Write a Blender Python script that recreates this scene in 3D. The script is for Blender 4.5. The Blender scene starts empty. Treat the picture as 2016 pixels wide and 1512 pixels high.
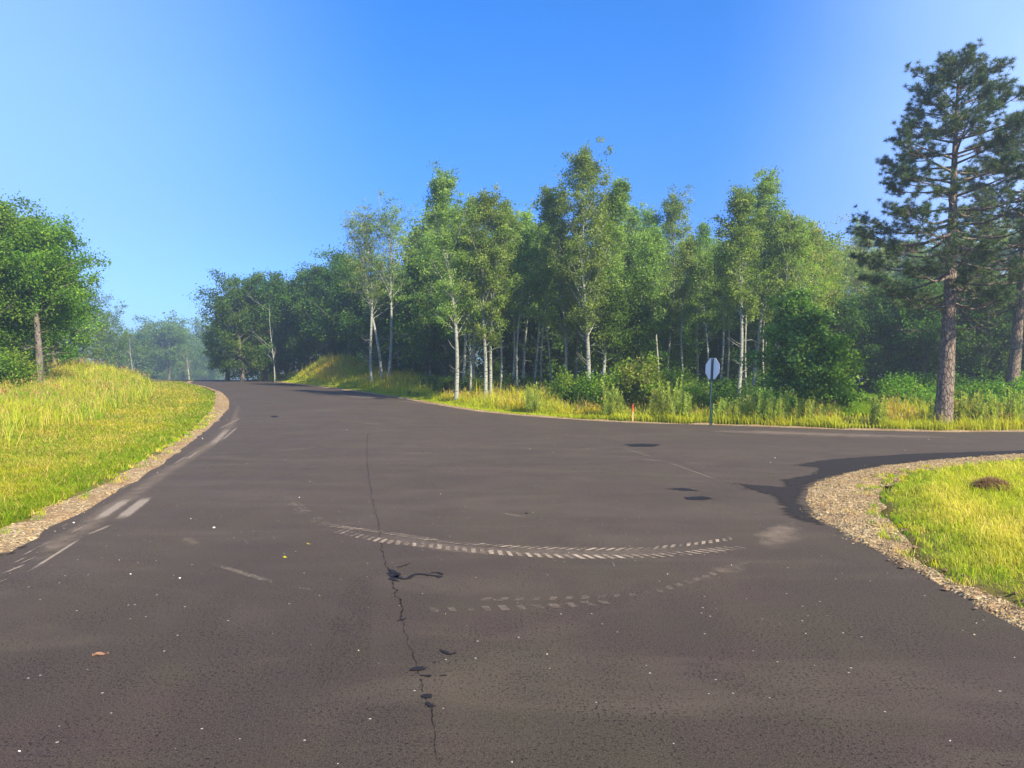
import bpy, math
import numpy as np
from mathutils import Vector
from mathutils.geometry import delaunay_2d_cdt

S = bpy.context.scene
COL = S.collection
rad = math.radians

# ------------------------------------------------------------------ camera, light, exposure
CAMZ, FPX, HOR = 1.6, 1456.0, 745.0
cam_d = bpy.data.cameras.new('camera')
cam = bpy.data.objects.new('camera', cam_d); COL.objects.link(cam)
cam.location = (0, 0, CAMZ)
cam.rotation_euler = (rad(90) - math.atan((756 - HOR) / FPX), 0, 0)
cam_d.sensor_width = 36; cam_d.lens = FPX / 2016 * 36
cam_d.clip_end = 3000; cam_d.clip_start = 0.05
S.camera = cam

SUN_EL, SUN_AZ = rad(37), rad(-46)      # direction towards the sun, measured from +X
sx, sy, sz = math.cos(SUN_EL) * math.cos(SUN_AZ), math.cos(SUN_EL) * math.sin(SUN_AZ), math.sin(SUN_EL)
sun_d = bpy.data.lights.new('sun', 'SUN'); sun_d.energy = 5.0; sun_d.angle = rad(0.55)
sun_d.color = (1.0, 0.88, 0.68)
sun = bpy.data.objects.new('sun', sun_d); COL.objects.link(sun)
sun.rotation_euler = Vector((sx, sy, sz)).to_track_quat('Z', 'Y').to_euler()
sun.location = (30, -10, 30)

W = bpy.data.worlds.new('World'); S.world = W; W.use_nodes = True
nt = W.node_tree; nt.nodes.clear()
o = nt.nodes.new('ShaderNodeOutputWorld'); b = nt.nodes.new('ShaderNodeBackground')
sky = nt.nodes.new('ShaderNodeTexSky'); sky.sky_type = 'NISHITA'; sky.sun_disc = False
sky.sun_elevation = SUN_EL
sky.sun_rotation = math.pi / 2 - SUN_AZ
sky.air_density = 1.0; sky.dust_density = 0.4; sky.ozone_density = 3.0; sky.altitude = 300
hs = nt.nodes.new('ShaderNodeHueSaturation'); hs.inputs['Saturation'].default_value = 1.25
tn = nt.nodes.new('ShaderNodeMix'); tn.data_type = 'RGBA'; tn.blend_type = 'MULTIPLY'; tn.inputs[0].default_value = 1; tn.inputs[7].default_value = (0.66, 0.96, 1.22, 1)
nt.links.new(sky.outputs[0], hs.inputs['Color']); nt.links.new(hs.outputs[0], tn.inputs[6]); 
# fog thins the blue towards the horizon and, in a soft bank, towards the right
wc = nt.nodes.new('ShaderNodeTexCoord'); sp_ = nt.nodes.new('ShaderNodeSeparateXYZ'); nt.links.new(wc.outputs['Generated'], sp_.inputs[0])
er = nt.nodes.new('ShaderNodeValToRGB'); nt.links.new(sp_.outputs['Z'], er.inputs[0]); el_ = er.color_ramp.elements
for _ in range(3): el_.new(0.5)
for q_, (p_, c_) in zip(el_, [(0.0, (0.66, 0.66, 0.90)), (0.10, (0.64, 0.66, 0.92)), (0.19, (0.72, 0.68, 0.92)), (0.32, (0.82, 0.86, 1.0)), (0.47, (0.70, 0.95, 1.05))]): q_.position = p_; q_.color = c_ + (1,)
t2 = nt.nodes.new('ShaderNodeMix'); t2.data_type = 'RGBA'; t2.blend_type = 'MULTIPLY'; t2.inputs[0].default_value = 1
nt.links.new(tn.outputs[2], t2.inputs[6]); nt.links.new(er.outputs[0], t2.inputs[7])
mr = nt.nodes.new('ShaderNodeMapRange'); mr.interpolation_type = 'SMOOTHSTEP'; mr.inputs[1].default_value = 0.22; mr.inputs[2].default_value = 0.72; mr.inputs[4].default_value = 0.72
nt.links.new(sp_.outputs['X'], mr.inputs[0])
t3 = nt.nodes.new('ShaderNodeMix'); t3.data_type = 'RGBA'; t3.inputs[7].default_value = (4.3, 5.7, 8.6, 1)
fn = nt.nodes.new('ShaderNodeTexNoise'); fn.inputs['Scale'].default_value = 2.2; fn.inputs['Detail'].default_value = 5; nt.links.new(wc.outputs['Generated'], fn.inputs['Vector'])
fm = nt.nodes.new('ShaderNodeMapRange'); fm.inputs[1].default_value = 0.3; fm.inputs[2].default_value = 0.7; fm.inputs[3].default_value = 0.55; fm.inputs[4].default_value = 1.15; nt.links.new(fn.outputs[0], fm.inputs[0])
fx = nt.nodes.new('ShaderNodeMath'); fx.operation = 'MULTIPLY'; nt.links.new(mr.outputs[0], fx.inputs[0]); nt.links.new(fm.outputs[0], fx.inputs[1]); ml = nt.nodes.new('ShaderNodeMapRange'); ml.interpolation_type = 'SMOOTHSTEP'; ml.inputs[1].default_value = -0.1; ml.inputs[2].default_value = -0.62; ml.inputs[4].default_value = 0.30; nt.links.new(sp_.outputs['X'], ml.inputs[0])
fa = nt.nodes.new('ShaderNodeMath'); fa.operation = 'ADD'; nt.links.new(fx.outputs[0], fa.inputs[0]); nt.links.new(ml.outputs[0], fa.inputs[1]); nt.links.new(fa.outputs[0], t3.inputs[0]); nt.links.new(t2.outputs[2], t3.inputs[6]); nt.links.new(t3.outputs[2], b.inputs[0])
b.inputs[1].default_value = 0.10
nt.links.new(b.outputs[0], o.inputs[0])

S.view_settings.view_transform = 'Standard'; S.view_settings.look = 'None'
S.view_settings.exposure = 1.2; S.view_settings.gamma = 1
S.render.engine = 'CYCLES'
cy = S.cycles
cy.max_bounces = 6; cy.diffuse_bounces = 3; cy.glossy_bounces = 2; cy.transmission_bounces = 4
cy.transparent_max_bounces = 12; cy.volume_bounces = 0
cy.use_denoising = True; cy.caustics_reflective = False; cy.caustics_refractive = False
cy.sample_clamp_indirect = 6
try:
    cy.denoiser = 'OPENIMAGEDENOISE'; cy.denoising_input_passes = 'RGB_ALBEDO_NORMAL'; cy.denoising_prefilter = 'ACCURATE'
except Exception: pass

# ------------------------------------------------------------------ numeric helpers
def sstep(a, b, x):
    t = np.clip((x - a) / (b - a), 0, 1); return t * t * (3 - 2 * t)
def _hash(i, j, s):
    n = np.sin(i * 127.1 + j * 311.7 + s * 74.7) * 43758.5453
    return n - np.floor(n)
def vnoise(x, y, s=0.0):
    x = np.asarray(x, float); y = np.asarray(y, float)
    i = np.floor(x); j = np.floor(y); u = x - i; v = y - j
    u = u * u * (3 - 2 * u); v = v * v * (3 - 2 * v)
    return (_hash(i, j, s) * (1 - u) + _hash(i + 1, j, s) * u) * (1 - v) + (_hash(i, j + 1, s) * (1 - u) + _hash(i + 1, j + 1, s) * u) * v
def fbm(x, y, s=0.0, o=4):
    r = 0; a = 0.5; t = 0
    for k in range(o):
        r = r + a * vnoise(x * 2 ** k, y * 2 ** k, s + k * 3.1); t += a; a *= 0.5
    return r / t

def hb(X, Y):
    """the graded road level: rising to a crest on the left, nearly flat to the right"""
    X = np.asarray(X, float); Y = np.asarray(Y, float)
    z = 1.45 * sstep(10, 75, Y) - 3.2 * sstep(74, 190, Y)
    w = 0.22 + 0.78 * (1 - sstep(-10, 8, X))
    return np.where(z > 0, z * w, z * (0.4 + 0.6 * w))
def P(px, py):
    """the spot on the graded level seen at a place in the photograph"""
    a = (px - 1008) / FPX; c = (756 - py) / FPX
    th = math.atan((756 - HOR) / FPX)
    d = np.array([a, math.cos(th) + c * math.sin(th), -math.sin(th) + c * math.cos(th)]); d = d / d[1]
    lo, y = 2.0, 2.0
    while y < 200:
        if CAMZ + d[2] * y < float(hb(d[0] * y, y)): break
        lo = y; y *= 1.02
    hi = y
    for _ in range(30):
        m = (lo + hi) / 2
        if CAMZ + d[2] * m < float(hb(d[0] * m, m)): hi = m
        else: lo = m
    return (d[0] * lo, lo)
def smooth_line(pts, n=4):
    """Catmull-Rom through the points"""
    pts = [np.array(p, float) for p in pts]; out = []
    for i in range(len(pts) - 1):
        p0 = pts[max(i - 1, 0)]; p1 = pts[i]; p2 = pts[i + 1]; p3 = pts[min(i + 2, len(pts) - 1)]
        for k in range(n):
            t = k / n
            out.append(0.5 * ((2 * p1) + (-p0 + p2) * t + (2 * p0 - 5 * p1 + 4 * p2 - p3) * t * t + (-p0 + 3 * p1 - 3 * p2 + p3) * t ** 3))
    out.append(pts[-1]); return np.array(out)

left_edge = [(-2.9, -14), (-3.4, -4), (-3.9, 2)] + [P(*q) for q in ((0, 1095), (100, 1040), (200, 985), (300, 925), (380, 868), (430, 825), (452, 797), (441, 775), (410, 762), (375, 753))] + [(-33, 78), (-46, 100), (-70, 125)]
left_edge = smooth_line(left_edge)
outer_edge = [(60, 23.5), (30, 22.4), P(2016, 850), P(1840, 850), P(1640, 845), P(1450, 838), P(1200, 830), P(1000, 816), P(900, 804), P(800, 786), P(700, 771), P(640, 763), P(560, 754), (-25.0, 72), (-38, 94), (-62, 120)]
outer_edge = smooth_line(outer_edge)
near_right = [P(2016, 1244), P(1900, 1180), P(1760, 1106), P(1650, 1046), P(1600, 1010), P(1581, 985), P(1600, 952), P(1650, 936), P(1750, 915), P(1850, 905), P(2016, 893), (15, 16.6), (30, 16.4), (60, 16.6)]
near_right = smooth_line([(3.0, -14), (3.1, -4), (3.2, 2)] + near_right)
road_poly = np.vstack([left_edge, outer_edge[::-1], near_right[::-1]])

def inside(poly, X, Y):
    X = np.asarray(X, float); Y = np.asarray(Y, float); r = np.zeros(X.shape, bool)
    n = len(poly); j = n - 1
    for i in range(n):
        xi, yi = poly[i]; xj, yj = poly[j]
        if yi != yj:
            c = ((yi > Y) != (yj > Y)) & (X < (xj - xi) * (Y - yi) / (yj - yi) + xi)
            r ^= c
        j = i
    return r
def dline(line, X, Y, closed=False):
    X = np.asarray(X, float); Y = np.asarray(Y, float); d = np.full(X.shape, 1e9)
    n = len(line)
    for i in range(n if closed else n - 1):
        ax, ay = line[i]; bx, by = line[(i + 1) % n]
        vx, vy = bx - ax, by - ay; L = vx * vx + vy * vy + 1e-12
        t = np.clip(((X - ax) * vx + (Y - ay) * vy) / L, 0, 1)
        d = np.minimum(d, (X - ax - t * vx) ** 2 + (Y - ay - t * vy) ** 2)
    return np.sqrt(d)
def droad(X, Y):
    d = dline(road_poly, X, Y, True)
    return np.where(inside(road_poly, X, Y), -d, d)
_le = left_edge[np.argsort(left_edge[:, 1])]
_oe = outer_edge[np.argsort(outer_edge[:, 0])]
def leftside(X, Y): return X < np.interp(Y, _le[:, 1], _le[:, 0])
def farside(X, Y): return (Y > np.interp(X, _oe[:, 0], _oe[:, 1]) - 0.0) & ~leftside(X, Y)

def H(X, Y, dr=None):
    X = np.asarray(X, float); Y = np.asarray(Y, float)
    if dr is None: dr = droad(X, Y)
    z = hb(X, Y)
    L = leftside(X, Y); Fa = (dr > 0) & farside(X, Y); out = np.clip(dr, 0, None)
    near = 1 - sstep(60, 90, Y)
    bank = 0.85 * sstep(2.2, 9.5, out) * near + 0.65 * np.exp(-((X + 25.2) / 5.2) ** 2 - ((Y - 43) / 6.0) ** 2) * sstep(2, 5, out)
    z = z + np.where(L, bank, 0)
    md = 1.55 * np.exp(-((X + 14.2) / 6.5) ** 2 - ((Y - 59) / 5.5) ** 2) + 0.6 * np.exp(-((X + 8.6) / 3.0) ** 2 - ((Y - 47) / 3.5) ** 2)
    z = z + np.where(Fa, (md + 0.32 * sstep(1, 5, out)) * sstep(0.3, 3.2, out) , 0)
    z = z + np.where(~L & ~Fa & (dr > 0), 0.10 * sstep(0.6, 2.0, out), 0)
    z = z + sstep(1.0, 4.0, out) * 0.16 * (fbm(X * 0.35, Y * 0.35, 4.0) - 0.5)
    z = z + sstep(0.4, 1.2, out) * 0.06 * (fbm(X * 1.9, Y * 1.9, 9.0, 3) - 0.5)
    return z
def Hs(x, y): return float(H(np.array([x]), np.array([y]))[0])
def X_at(px, Y): return (px - 1008) / FPX * Y
def Z_at(py, Y): return CAMZ + (HOR - py) / FPX * Y

# ------------------------------------------------------------------ mesh helpers
class MB:
    def __init__(s): s.V = []; s.F = []; s.C = []; s.A = []; s.n = 0
    def add(s, V, F, C=None, A=None):
        V = np.asarray(V, np.float32).reshape(-1, 3); F = np.asarray(F, np.int64)
        s.V.append(V); s.F.append(F + s.n); s.n += len(V)
        if C is not None: s.C.append(np.broadcast_to(np.asarray(C, np.float32), (len(V), 3)))
        if A is not None: s.A.append(np.broadcast_to(np.asarray(A, np.float32), (len(V),)))
    def merge(s, o, M=None, T=(0, 0, 0)):
        for v, f in zip(o.V, [None] * len(o.V)): pass
        V = np.vstack(o.V)
        if M is not None: V = V @ np.asarray(M, np.float32).T
        s.V.append((V + np.asarray(T, np.float32)).astype(np.float32))
        for f in o.F: s.F.append(f + s.n)
        s.n += len(V)
        if o.C: s.C.append(np.vstack(o.C))
    def mesh(s, name, mat, smooth=False):
        me = bpy.data.meshes.new(name)
        if not s.V: return me
        V = np.vstack(s.V); me.vertices.add(len(V)); me.vertices.foreach_set('co', V.ravel())
        li = np.concatenate([f.ravel() for f in s.F]).astype(np.int32)
        sz = np.concatenate([np.full(len(f), f.shape[1], np.int32) for f in s.F])
        st = np.concatenate([[0], np.cumsum(sz)[:-1]]).astype(np.int32)
        me.loops.add(len(li)); me.loops.foreach_set('vertex_index', li)
        me.polygons.add(len(sz)); me.polygons.foreach_set('loop_start', st)
        try: me.polygons.foreach_set('loop_total', sz)
        except Exception: pass
        me.polygons.foreach_set('use_smooth', np.full(len(sz), smooth, bool))
        me.update(calc_edges=True)
        if s.C:
            C = np.vstack(s.C); a = me.color_attributes.new('col', 'FLOAT_COLOR', 'POINT')
            a.data.foreach_set('color', np.hstack([C, np.ones((len(C), 1), np.float32)]).astype(np.float32).ravel())
        if s.A:
            A = np.concatenate(s.A); a = me.attributes.new('fade', 'FLOAT', 'POINT')
            a.data.foreach_set('value', A.astype(np.float32))
        me.materials.append(mat); return me
    def obj(s, name, mat, parent=None, smooth=False, loc=None):
        o = bpy.data.objects.new(name, s.mesh(name, mat, smooth)); COL.objects.link(o)
        if parent is not None: o.parent = parent
        if loc is not None: o.location = loc
        return o
def tag(o, label=None, cat=None, group=None, kind=None):
    if label: o['label'] = label
    if cat: o['category'] = cat
    if group: o['group'] = group
    if kind: o['kind'] = kind
    return o
def empty(name, loc, rz=0.0):
    e = bpy.data.objects.new(name, None); COL.objects.link(e); e.location = loc; e.rotation_euler = (0, 0, rz)
    e.empty_display_size = 0.3; return e
def tube(mb, pts, r, sides=6, col=None, cap=True):
    pts = np.asarray(pts, float); n = len(pts); r = np.broadcast_to(np.asarray(r, float), (n,))
    T = np.gradient(pts, axis=0); T /= np.linalg.norm(T, axis=1, keepdims=True) + 1e-9
    up = np.array([0.0, 0, 1]) if abs(T[:, 2]).mean() < 0.8 else np.array([1.0, 0, 0])
    U = np.cross(T, up); U /= np.linalg.norm(U, axis=1, keepdims=True) + 1e-9
    Vv = np.cross(T, U)
    a = np.linspace(0, 2 * math.pi, sides, endpoint=False)
    R = pts[:, None, :] + r[:, None, None] * (np.cos(a)[None, :, None] * U[:, None, :] + np.sin(a)[None, :, None] * Vv[:, None, :])
    i = np.arange(n - 1)[:, None] * sides; j = np.arange(sides)[None, :]; jn = (j + 1) % sides
    F = np.stack([i + j, i + jn, i + sides + jn, i + sides + j], -1).reshape(-1, 4)
    mb.add(R.reshape(-1, 3), F, col)
    return R
def box(mb, c, s, col=None, rz=0.0):
    x, y, z = [k / 2 for k in s]
    V = np.array([(-x, -y, -z), (x, -y, -z), (x, y, -z), (-x, y, -z), (-x, -y, z), (x, -y, z), (x, y, z), (-x, y, z)])
    ca, sa = math.cos(rz), math.sin(rz)
    V = V @ np.array([[ca, sa, 0], [-sa, ca, 0], [0, 0, 1]]) + np.array(c)
    mb.add(V, np.array([(0, 3, 2, 1), (4, 5, 6, 7), (0, 1, 5, 4), (1, 2, 6, 5), (2, 3, 7, 6), (3, 0, 4, 7)]), col)
def leaves(mb, Cn, size, rng, col, flat=0.35, aspect=0.8):
    """one rhombus per leaf"""
    N = len(Cn)
    nrm = rng.normal(size=(N, 3)); nrm[:, 2] += flat * 2; nrm /= np.linalg.norm(nrm, axis=1, keepdims=True)
    t = rng.normal(size=(N, 3)); t -= (t * nrm).sum(1, keepdims=True) * nrm; t /= np.linalg.norm(t, axis=1, keepdims=True) + 1e-9
    bvec = np.cross(nrm, t)
    s = (size * rng.uniform(0.7, 1.35, N))[:, None]
    V = np.stack([Cn - t * s * 0.5, Cn + bvec * s * 0.5 * aspect + nrm * s * 0.08, Cn + t * s * 0.5, Cn - bvec * s * 0.5 * aspect + nrm * s * 0.08], 1).reshape(-1, 3)
    F = np.arange(4 * N).reshape(-1, 4)
    mb.add(V, F, np.repeat(col, 4, axis=0))

# ------------------------------------------------------------------ materials
def mat(name):
    m = bpy.data.materials.new(name); m.use_nodes = True; t = m.node_tree; t.nodes.clear()
    out = t.nodes.new('ShaderNodeOutputMaterial'); return m, t, out
def nd(t, typ, **kw):
    n = t.nodes.new(typ)
    for k, v in kw.items():
        if k.startswith('i_'): n.inputs[int(k[2:]) if k[2:].isdigit() else k[2:].replace('_', ' ')].default_value = v
        else: setattr(n, k, v)
    return n
def ramp(t, fac, stops, interp='LINEAR'):
    r = t.nodes.new('ShaderNodeValToRGB'); r.color_ramp.interpolation = interp; e = r.color_ramp.elements
    while len(e) < len(stops): e.new(0.5)
    for q, (p, c) in zip(e, stops):
        q.position = p; q.color = (c if hasattr(c, '__len__') else (c, c, c)) + (() if hasattr(c, '__len__') and len(c) == 4 else (1,)) if hasattr(c, '__len__') else (c, c, c, 1)
    t.links.new(fac, r.inputs[0]); return r
def noise(t, vec, scale, detail=4, rough=0.55, dist=0.0):
    n = nd(t, 'ShaderNodeTexNoise'); n.inputs['Scale'].default_value = scale; n.inputs['Detail'].default_value = detail
    n.inputs['Roughness'].default_value = rough; n.inputs['Distortion'].default_value = dist
    t.links.new(vec, n.inputs['Vector']); return n.outputs[0]
def mapping(t, vec, scale=(1, 1, 1), rot=(0, 0, 0)):
    m = nd(t, 'ShaderNodeMapping'); m.inputs['Scale'].default_value = scale; m.inputs['Rotation'].default_value = rot
    t.links.new(vec, m.inputs['Vector']); return m.outputs[0]
def mixc(t, fac, a, b, mode='MIX'):
    m = nd(t, 'ShaderNodeMix', data_type='RGBA', blend_type=mode)
    for s_, v in ((0, fac), (6, a), (7, b)):
        if hasattr(v, 'links') or hasattr(v, 'is_output'): t.links.new(v, m.inputs[s_])
        else: m.inputs[s_].default_value = v if s_ == 0 else (tuple(v) + (1,))[:4]
    return m.outputs[2]
def math_(t, op, a, b=None, c=None, clamp=False):
    m = nd(t, 'ShaderNodeMath', operation=op); m.use_clamp = clamp
    for i, v in enumerate((a, b, c)):
        if v is None: continue
        if hasattr(v, 'is_output'): t.links.new(v, m.inputs[i])
        else: m.inputs[i].default_value = v
    return m.outputs[0]

def leaf_mat(name, trans=0.35, rough=0.5, spec=0.3, tint=(1, 1, 1), tt=(1.25, 1.35, 0.55)):
    m, t, out = mat(name)
    a = nd(t, 'ShaderNodeAttribute', attribute_name='col')
    oi = nd(t, 'ShaderNodeObjectInfo')
    hv = nd(t, 'ShaderNodeHueSaturation')
    t.links.new(math_(t, 'MULTIPLY_ADD', oi.outputs['Random'], 0.03, 0.485), hv.inputs['Hue'])
    t.links.new(math_(t, 'MULTIPLY_ADD', oi.outputs['Random'], 0.3, 0.85), hv.inputs['Value'])
    hv.inputs['Saturation'].default_value = 1.0
    t.links.new(mixc(t, 1.0, a.outputs['Color'], tint, 'MULTIPLY'), hv.inputs['Color'])
    p = nd(t, 'ShaderNodeBsdfPrincipled'); p.inputs['Roughness'].default_value = rough
    p.inputs['Specular IOR Level'].default_value = spec
    t.links.new(hv.outputs[0], p.inputs['Base Color'])
    tr = nd(t, 'ShaderNodeBsdfTranslucent'); t.links.new(mixc(t, 1.0, hv.outputs[0], tt, 'MULTIPLY'), tr.inputs['Color'])
    mx = nd(t, 'ShaderNodeMixShader'); mx.inputs[0].default_value = trans
    t.links.new(p.outputs[0], mx.inputs[1]); t.links.new(tr.outputs[0], mx.inputs[2]); t.links.new(mx.outputs[0], out.inputs[0])
    return m
M = {}
M['leaf'] = leaf_mat('leaf', 0.42, 0.6, 0.14, tint=(1.65, 1.68, 0.95))
M['needle'] = leaf_mat('needle', 0.12, 0.5, 0.35, tt=(1.1, 1.2, 0.6))
M['grass'] = leaf_mat('grass_blade', 0.45, 0.8, 0.06, tt=(1.25, 1.2, 0.5))

def bark(name, kind):
    m, t, out = mat(name); tc = nd(t, 'ShaderNodeTexCoord').outputs['Object']
    p = nd(t, 'ShaderNodeBsdfPrincipled'); p.inputs['Roughness'].default_value = 0.9; p.inputs['Specular IOR Level'].default_value = 0.15
    if kind == 'aspen':
        n = noise(t, mapping(t, tc, (5, 5, 26)), 1.0, 3, 0.6)
        n2 = noise(t, mapping(t, tc, (1.5, 1.5, 1.2)), 1.0, 3, 0.6)
        c = mixc(t, ramp(t, n2, [(0.35, 0.0), (0.7, 1.0)]).outputs[0], (0.36, 0.36, 0.30), (0.22, 0.23, 0.18))
        c = mixc(t, ramp(t, n, [(0.56, 0.0), (0.62, 1.0)]).outputs[0], c, (0.06, 0.055, 0.05))
        h = n
    elif kind == 'oak':
        n = noise(t, mapping(t, tc, (14, 14, 3)), 1.0, 4, 0.65)
        c = mixc(t, ramp(t, n, [(0.35, 0.0), (0.65, 1.0)]).outputs[0], (0.08, 0.065, 0.05), (0.21, 0.18, 0.145)); h = n
    else:
        v = nd(t, 'ShaderNodeTexVoronoi'); v.feature = 'DISTANCE_TO_EDGE'; v.inputs['Scale'].default_value = 1.0
        nz = noise(t, tc, 3.0, 3); wv = mixc(t, 0.12, mapping(t, tc, (15, 15, 5)), nz, 'ADD')
        t.links.new(wv, v.inputs['Vector'])
        n2 = noise(t, mapping(t, tc, (9, 9, 5)), 1.0, 5, 0.7)
        c = mixc(t, ramp(t, n2, [(0.3, 0.0), (0.7, 1.0)]).outputs[0], (0.13, 0.095, 0.07), (0.31, 0.245, 0.185))
        e = ramp(t, v.outputs['Distance'], [(0.0, 0.0), (0.16, 1.0)]).outputs[0]
        c = mixc(t, e, (0.055, 0.042, 0.035), c)
        h = math_(t, 'MULTIPLY_ADD', e, 0.7, math_(t, 'MULTIPLY', n2, 0.6))
    b = nd(t, 'ShaderNodeBump'); b.inputs['Strength'].default_value = 0.8; b.inputs['Distance'].default_value = 0.03
    t.links.new(h, b.inputs['Height']); t.links.new(b.outputs[0], p.inputs['Normal'])
    t.links.new(c, p.inputs['Base Color']); t.links.new(p.outputs[0], out.inputs[0]); return m
M['aspen_bark'] = bark('aspen_bark', 'aspen'); M['oak_bark'] = bark('oak_bark', 'oak'); M['pine_bark'] = bark('pine_bark', 'pine')

def plain(name, c, rough=0.6, metal=0.0, spec=0.4, var=0.0, vs=20):
    m, t, out = mat(name); p = nd(t, 'ShaderNodeBsdfPrincipled'); p.inputs['Roughness'].default_value = rough
    p.inputs['Metallic'].default_value = metal; p.inputs['Specular IOR Level'].default_value = spec
    tc = nd(t, 'ShaderNodeTexCoord').outputs['Object']; n = noise(t, tc, vs, 4, 0.6)
    t.links.new(mixc(t, ramp(t, n, [(0.3, 0.0), (0.7, 1.0)]).outputs[0], tuple(k * (1 - var) for k in c), tuple(min(1, k * (1 + var)) for k in c)), p.inputs['Base Color'])
    t.links.new(p.outputs[0], out.inputs[0]); return m
M['alu'] = plain('bare_aluminium', (0.80, 0.82, 0.82), 0.5, 0.05, 0.5, 0.05, 3)
M['red'] = plain('red_sheeting', (0.5, 0.02, 0.03), 0.4)
M['white'] = plain('white_sheeting', (0.8, 0.8, 0.8), 0.4)
M['post'] = plain('green_post_paint', (0.012, 0.055, 0.035), 0.45, 0, 0.5, 0.35, 12)
M['bolt'] = plain('zinc', (0.4, 0.4, 0.4), 0.35, 0.8)
M['stake'] = plain('lath_wood', (0.55, 0.38, 0.22), 0.8, 0, 0.2, 0.2)
M['flag'] = plain('red_marking', (0.50, 0.06, 0.03), 0.7, 0, 0.2, 0.15)
M['stone'] = None

def vcol_mat(name, rough=0.85, spec=0.25):
    m, t, out = mat(name); p = nd(t, 'ShaderNodeBsdfPrincipled'); p.inputs['Roughness'].default_value = rough
    p.inputs['Specular IOR Level'].default_value = spec
    a = nd(t, 'ShaderNodeAttribute', attribute_name='col'); t.links.new(a.outputs['Color'], p.inputs['Base Color'])
    t.links.new(p.outputs[0], out.inputs[0]); return m
M['stone'] = vcol_mat('stone')

def soil_mat():
    m, t, out = mat('verge_soil'); g = nd(t, 'ShaderNodeNewGeometry').outputs['Position']
    p = nd(t, 'ShaderNodeBsdfPrincipled'); p.inputs['Roughness'].default_value = 0.95; p.inputs['Specular IOR Level'].default_value = 0.1
    n = noise(t, g, 0.5, 6, 0.65); n2 = noise(t, g, 9, 6, 0.7)
    c = mixc(t, ramp(t, n, [(0.35, 0.0), (0.65, 1.0)]).outputs[0], (0.08, 0.095, 0.012), (0.15, 0.13, 0.025))
    c = mixc(t, ramp(t, n2, [(0.4, 0.0), (0.7, 1.0)]).outputs[0], c, (0.13, 0.095, 0.045))
    b = nd(t, 'ShaderNodeBump'); b.inputs['Strength'].default_value = 0.7; b.inputs['Distance'].default_value = 0.05
    t.links.new(n2, b.inputs['Height']); t.links.new(b.outputs[0], p.inputs['Normal'])
    t.links.new(c, p.inputs['Base Color']); t.links.new(p.outputs[0], out.inputs[0]); return m
M['soil'] = soil_mat()

def gravel_mat():
    m, t, out = mat('gravel'); g = nd(t, 'ShaderNodeNewGeometry').outputs['Position']
    p = nd(t, 'ShaderNodeBsdfPrincipled'); p.inputs['Roughness'].default_value = 0.9; p.inputs['Specular IOR Level'].default_value = 0.2
    v = nd(t, 'ShaderNodeTexVoronoi'); v.inputs['Scale'].default_value = 42; t.links.new(g, v.inputs['Vector'])
    bw = nd(t, 'ShaderNodeRGBToBW'); t.links.new(v.outputs['Color'], bw.inputs[0])
    c = ramp(t, bw.outputs[0], [(0.15, (0.15, 0.095, 0.045)), (0.4, (0.27, 0.185, 0.09)), (0.6, (0.36, 0.26, 0.135)), (0.85, (0.45, 0.37, 0.22))]).outputs[0]
    n = noise(t, g, 1.1, 5, 0.65)
    c = mixc(t, ramp(t, n, [(0.45, 0.0), (0.62, 0.8)]).outputs[0], c, (0.24, 0.145, 0.07))
    n3 = noise(t, g, 14, 5, 0.7)
    c = mixc(t, ramp(t, n3, [(0.5, 0.0), (0.8, 0.6)]).outputs[0], c, (0.12, 0.075, 0.045))
    b = nd(t, 'ShaderNodeBump'); b.inputs['Strength'].default_value = 0.9; b.inputs['Distance'].default_value = 0.02
    t.links.new(math_(t, 'MULTIPLY_ADD', v.outputs['Distance'], -1.0, n3), b.inputs['Height']); t.links.new(b.outputs[0], p.inputs['Normal'])
    t.links.new(c, p.inputs['Base Color']); t.links.new(p.outputs[0], out.inputs[0]); return m
M['gravel'] = gravel_mat()

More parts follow.
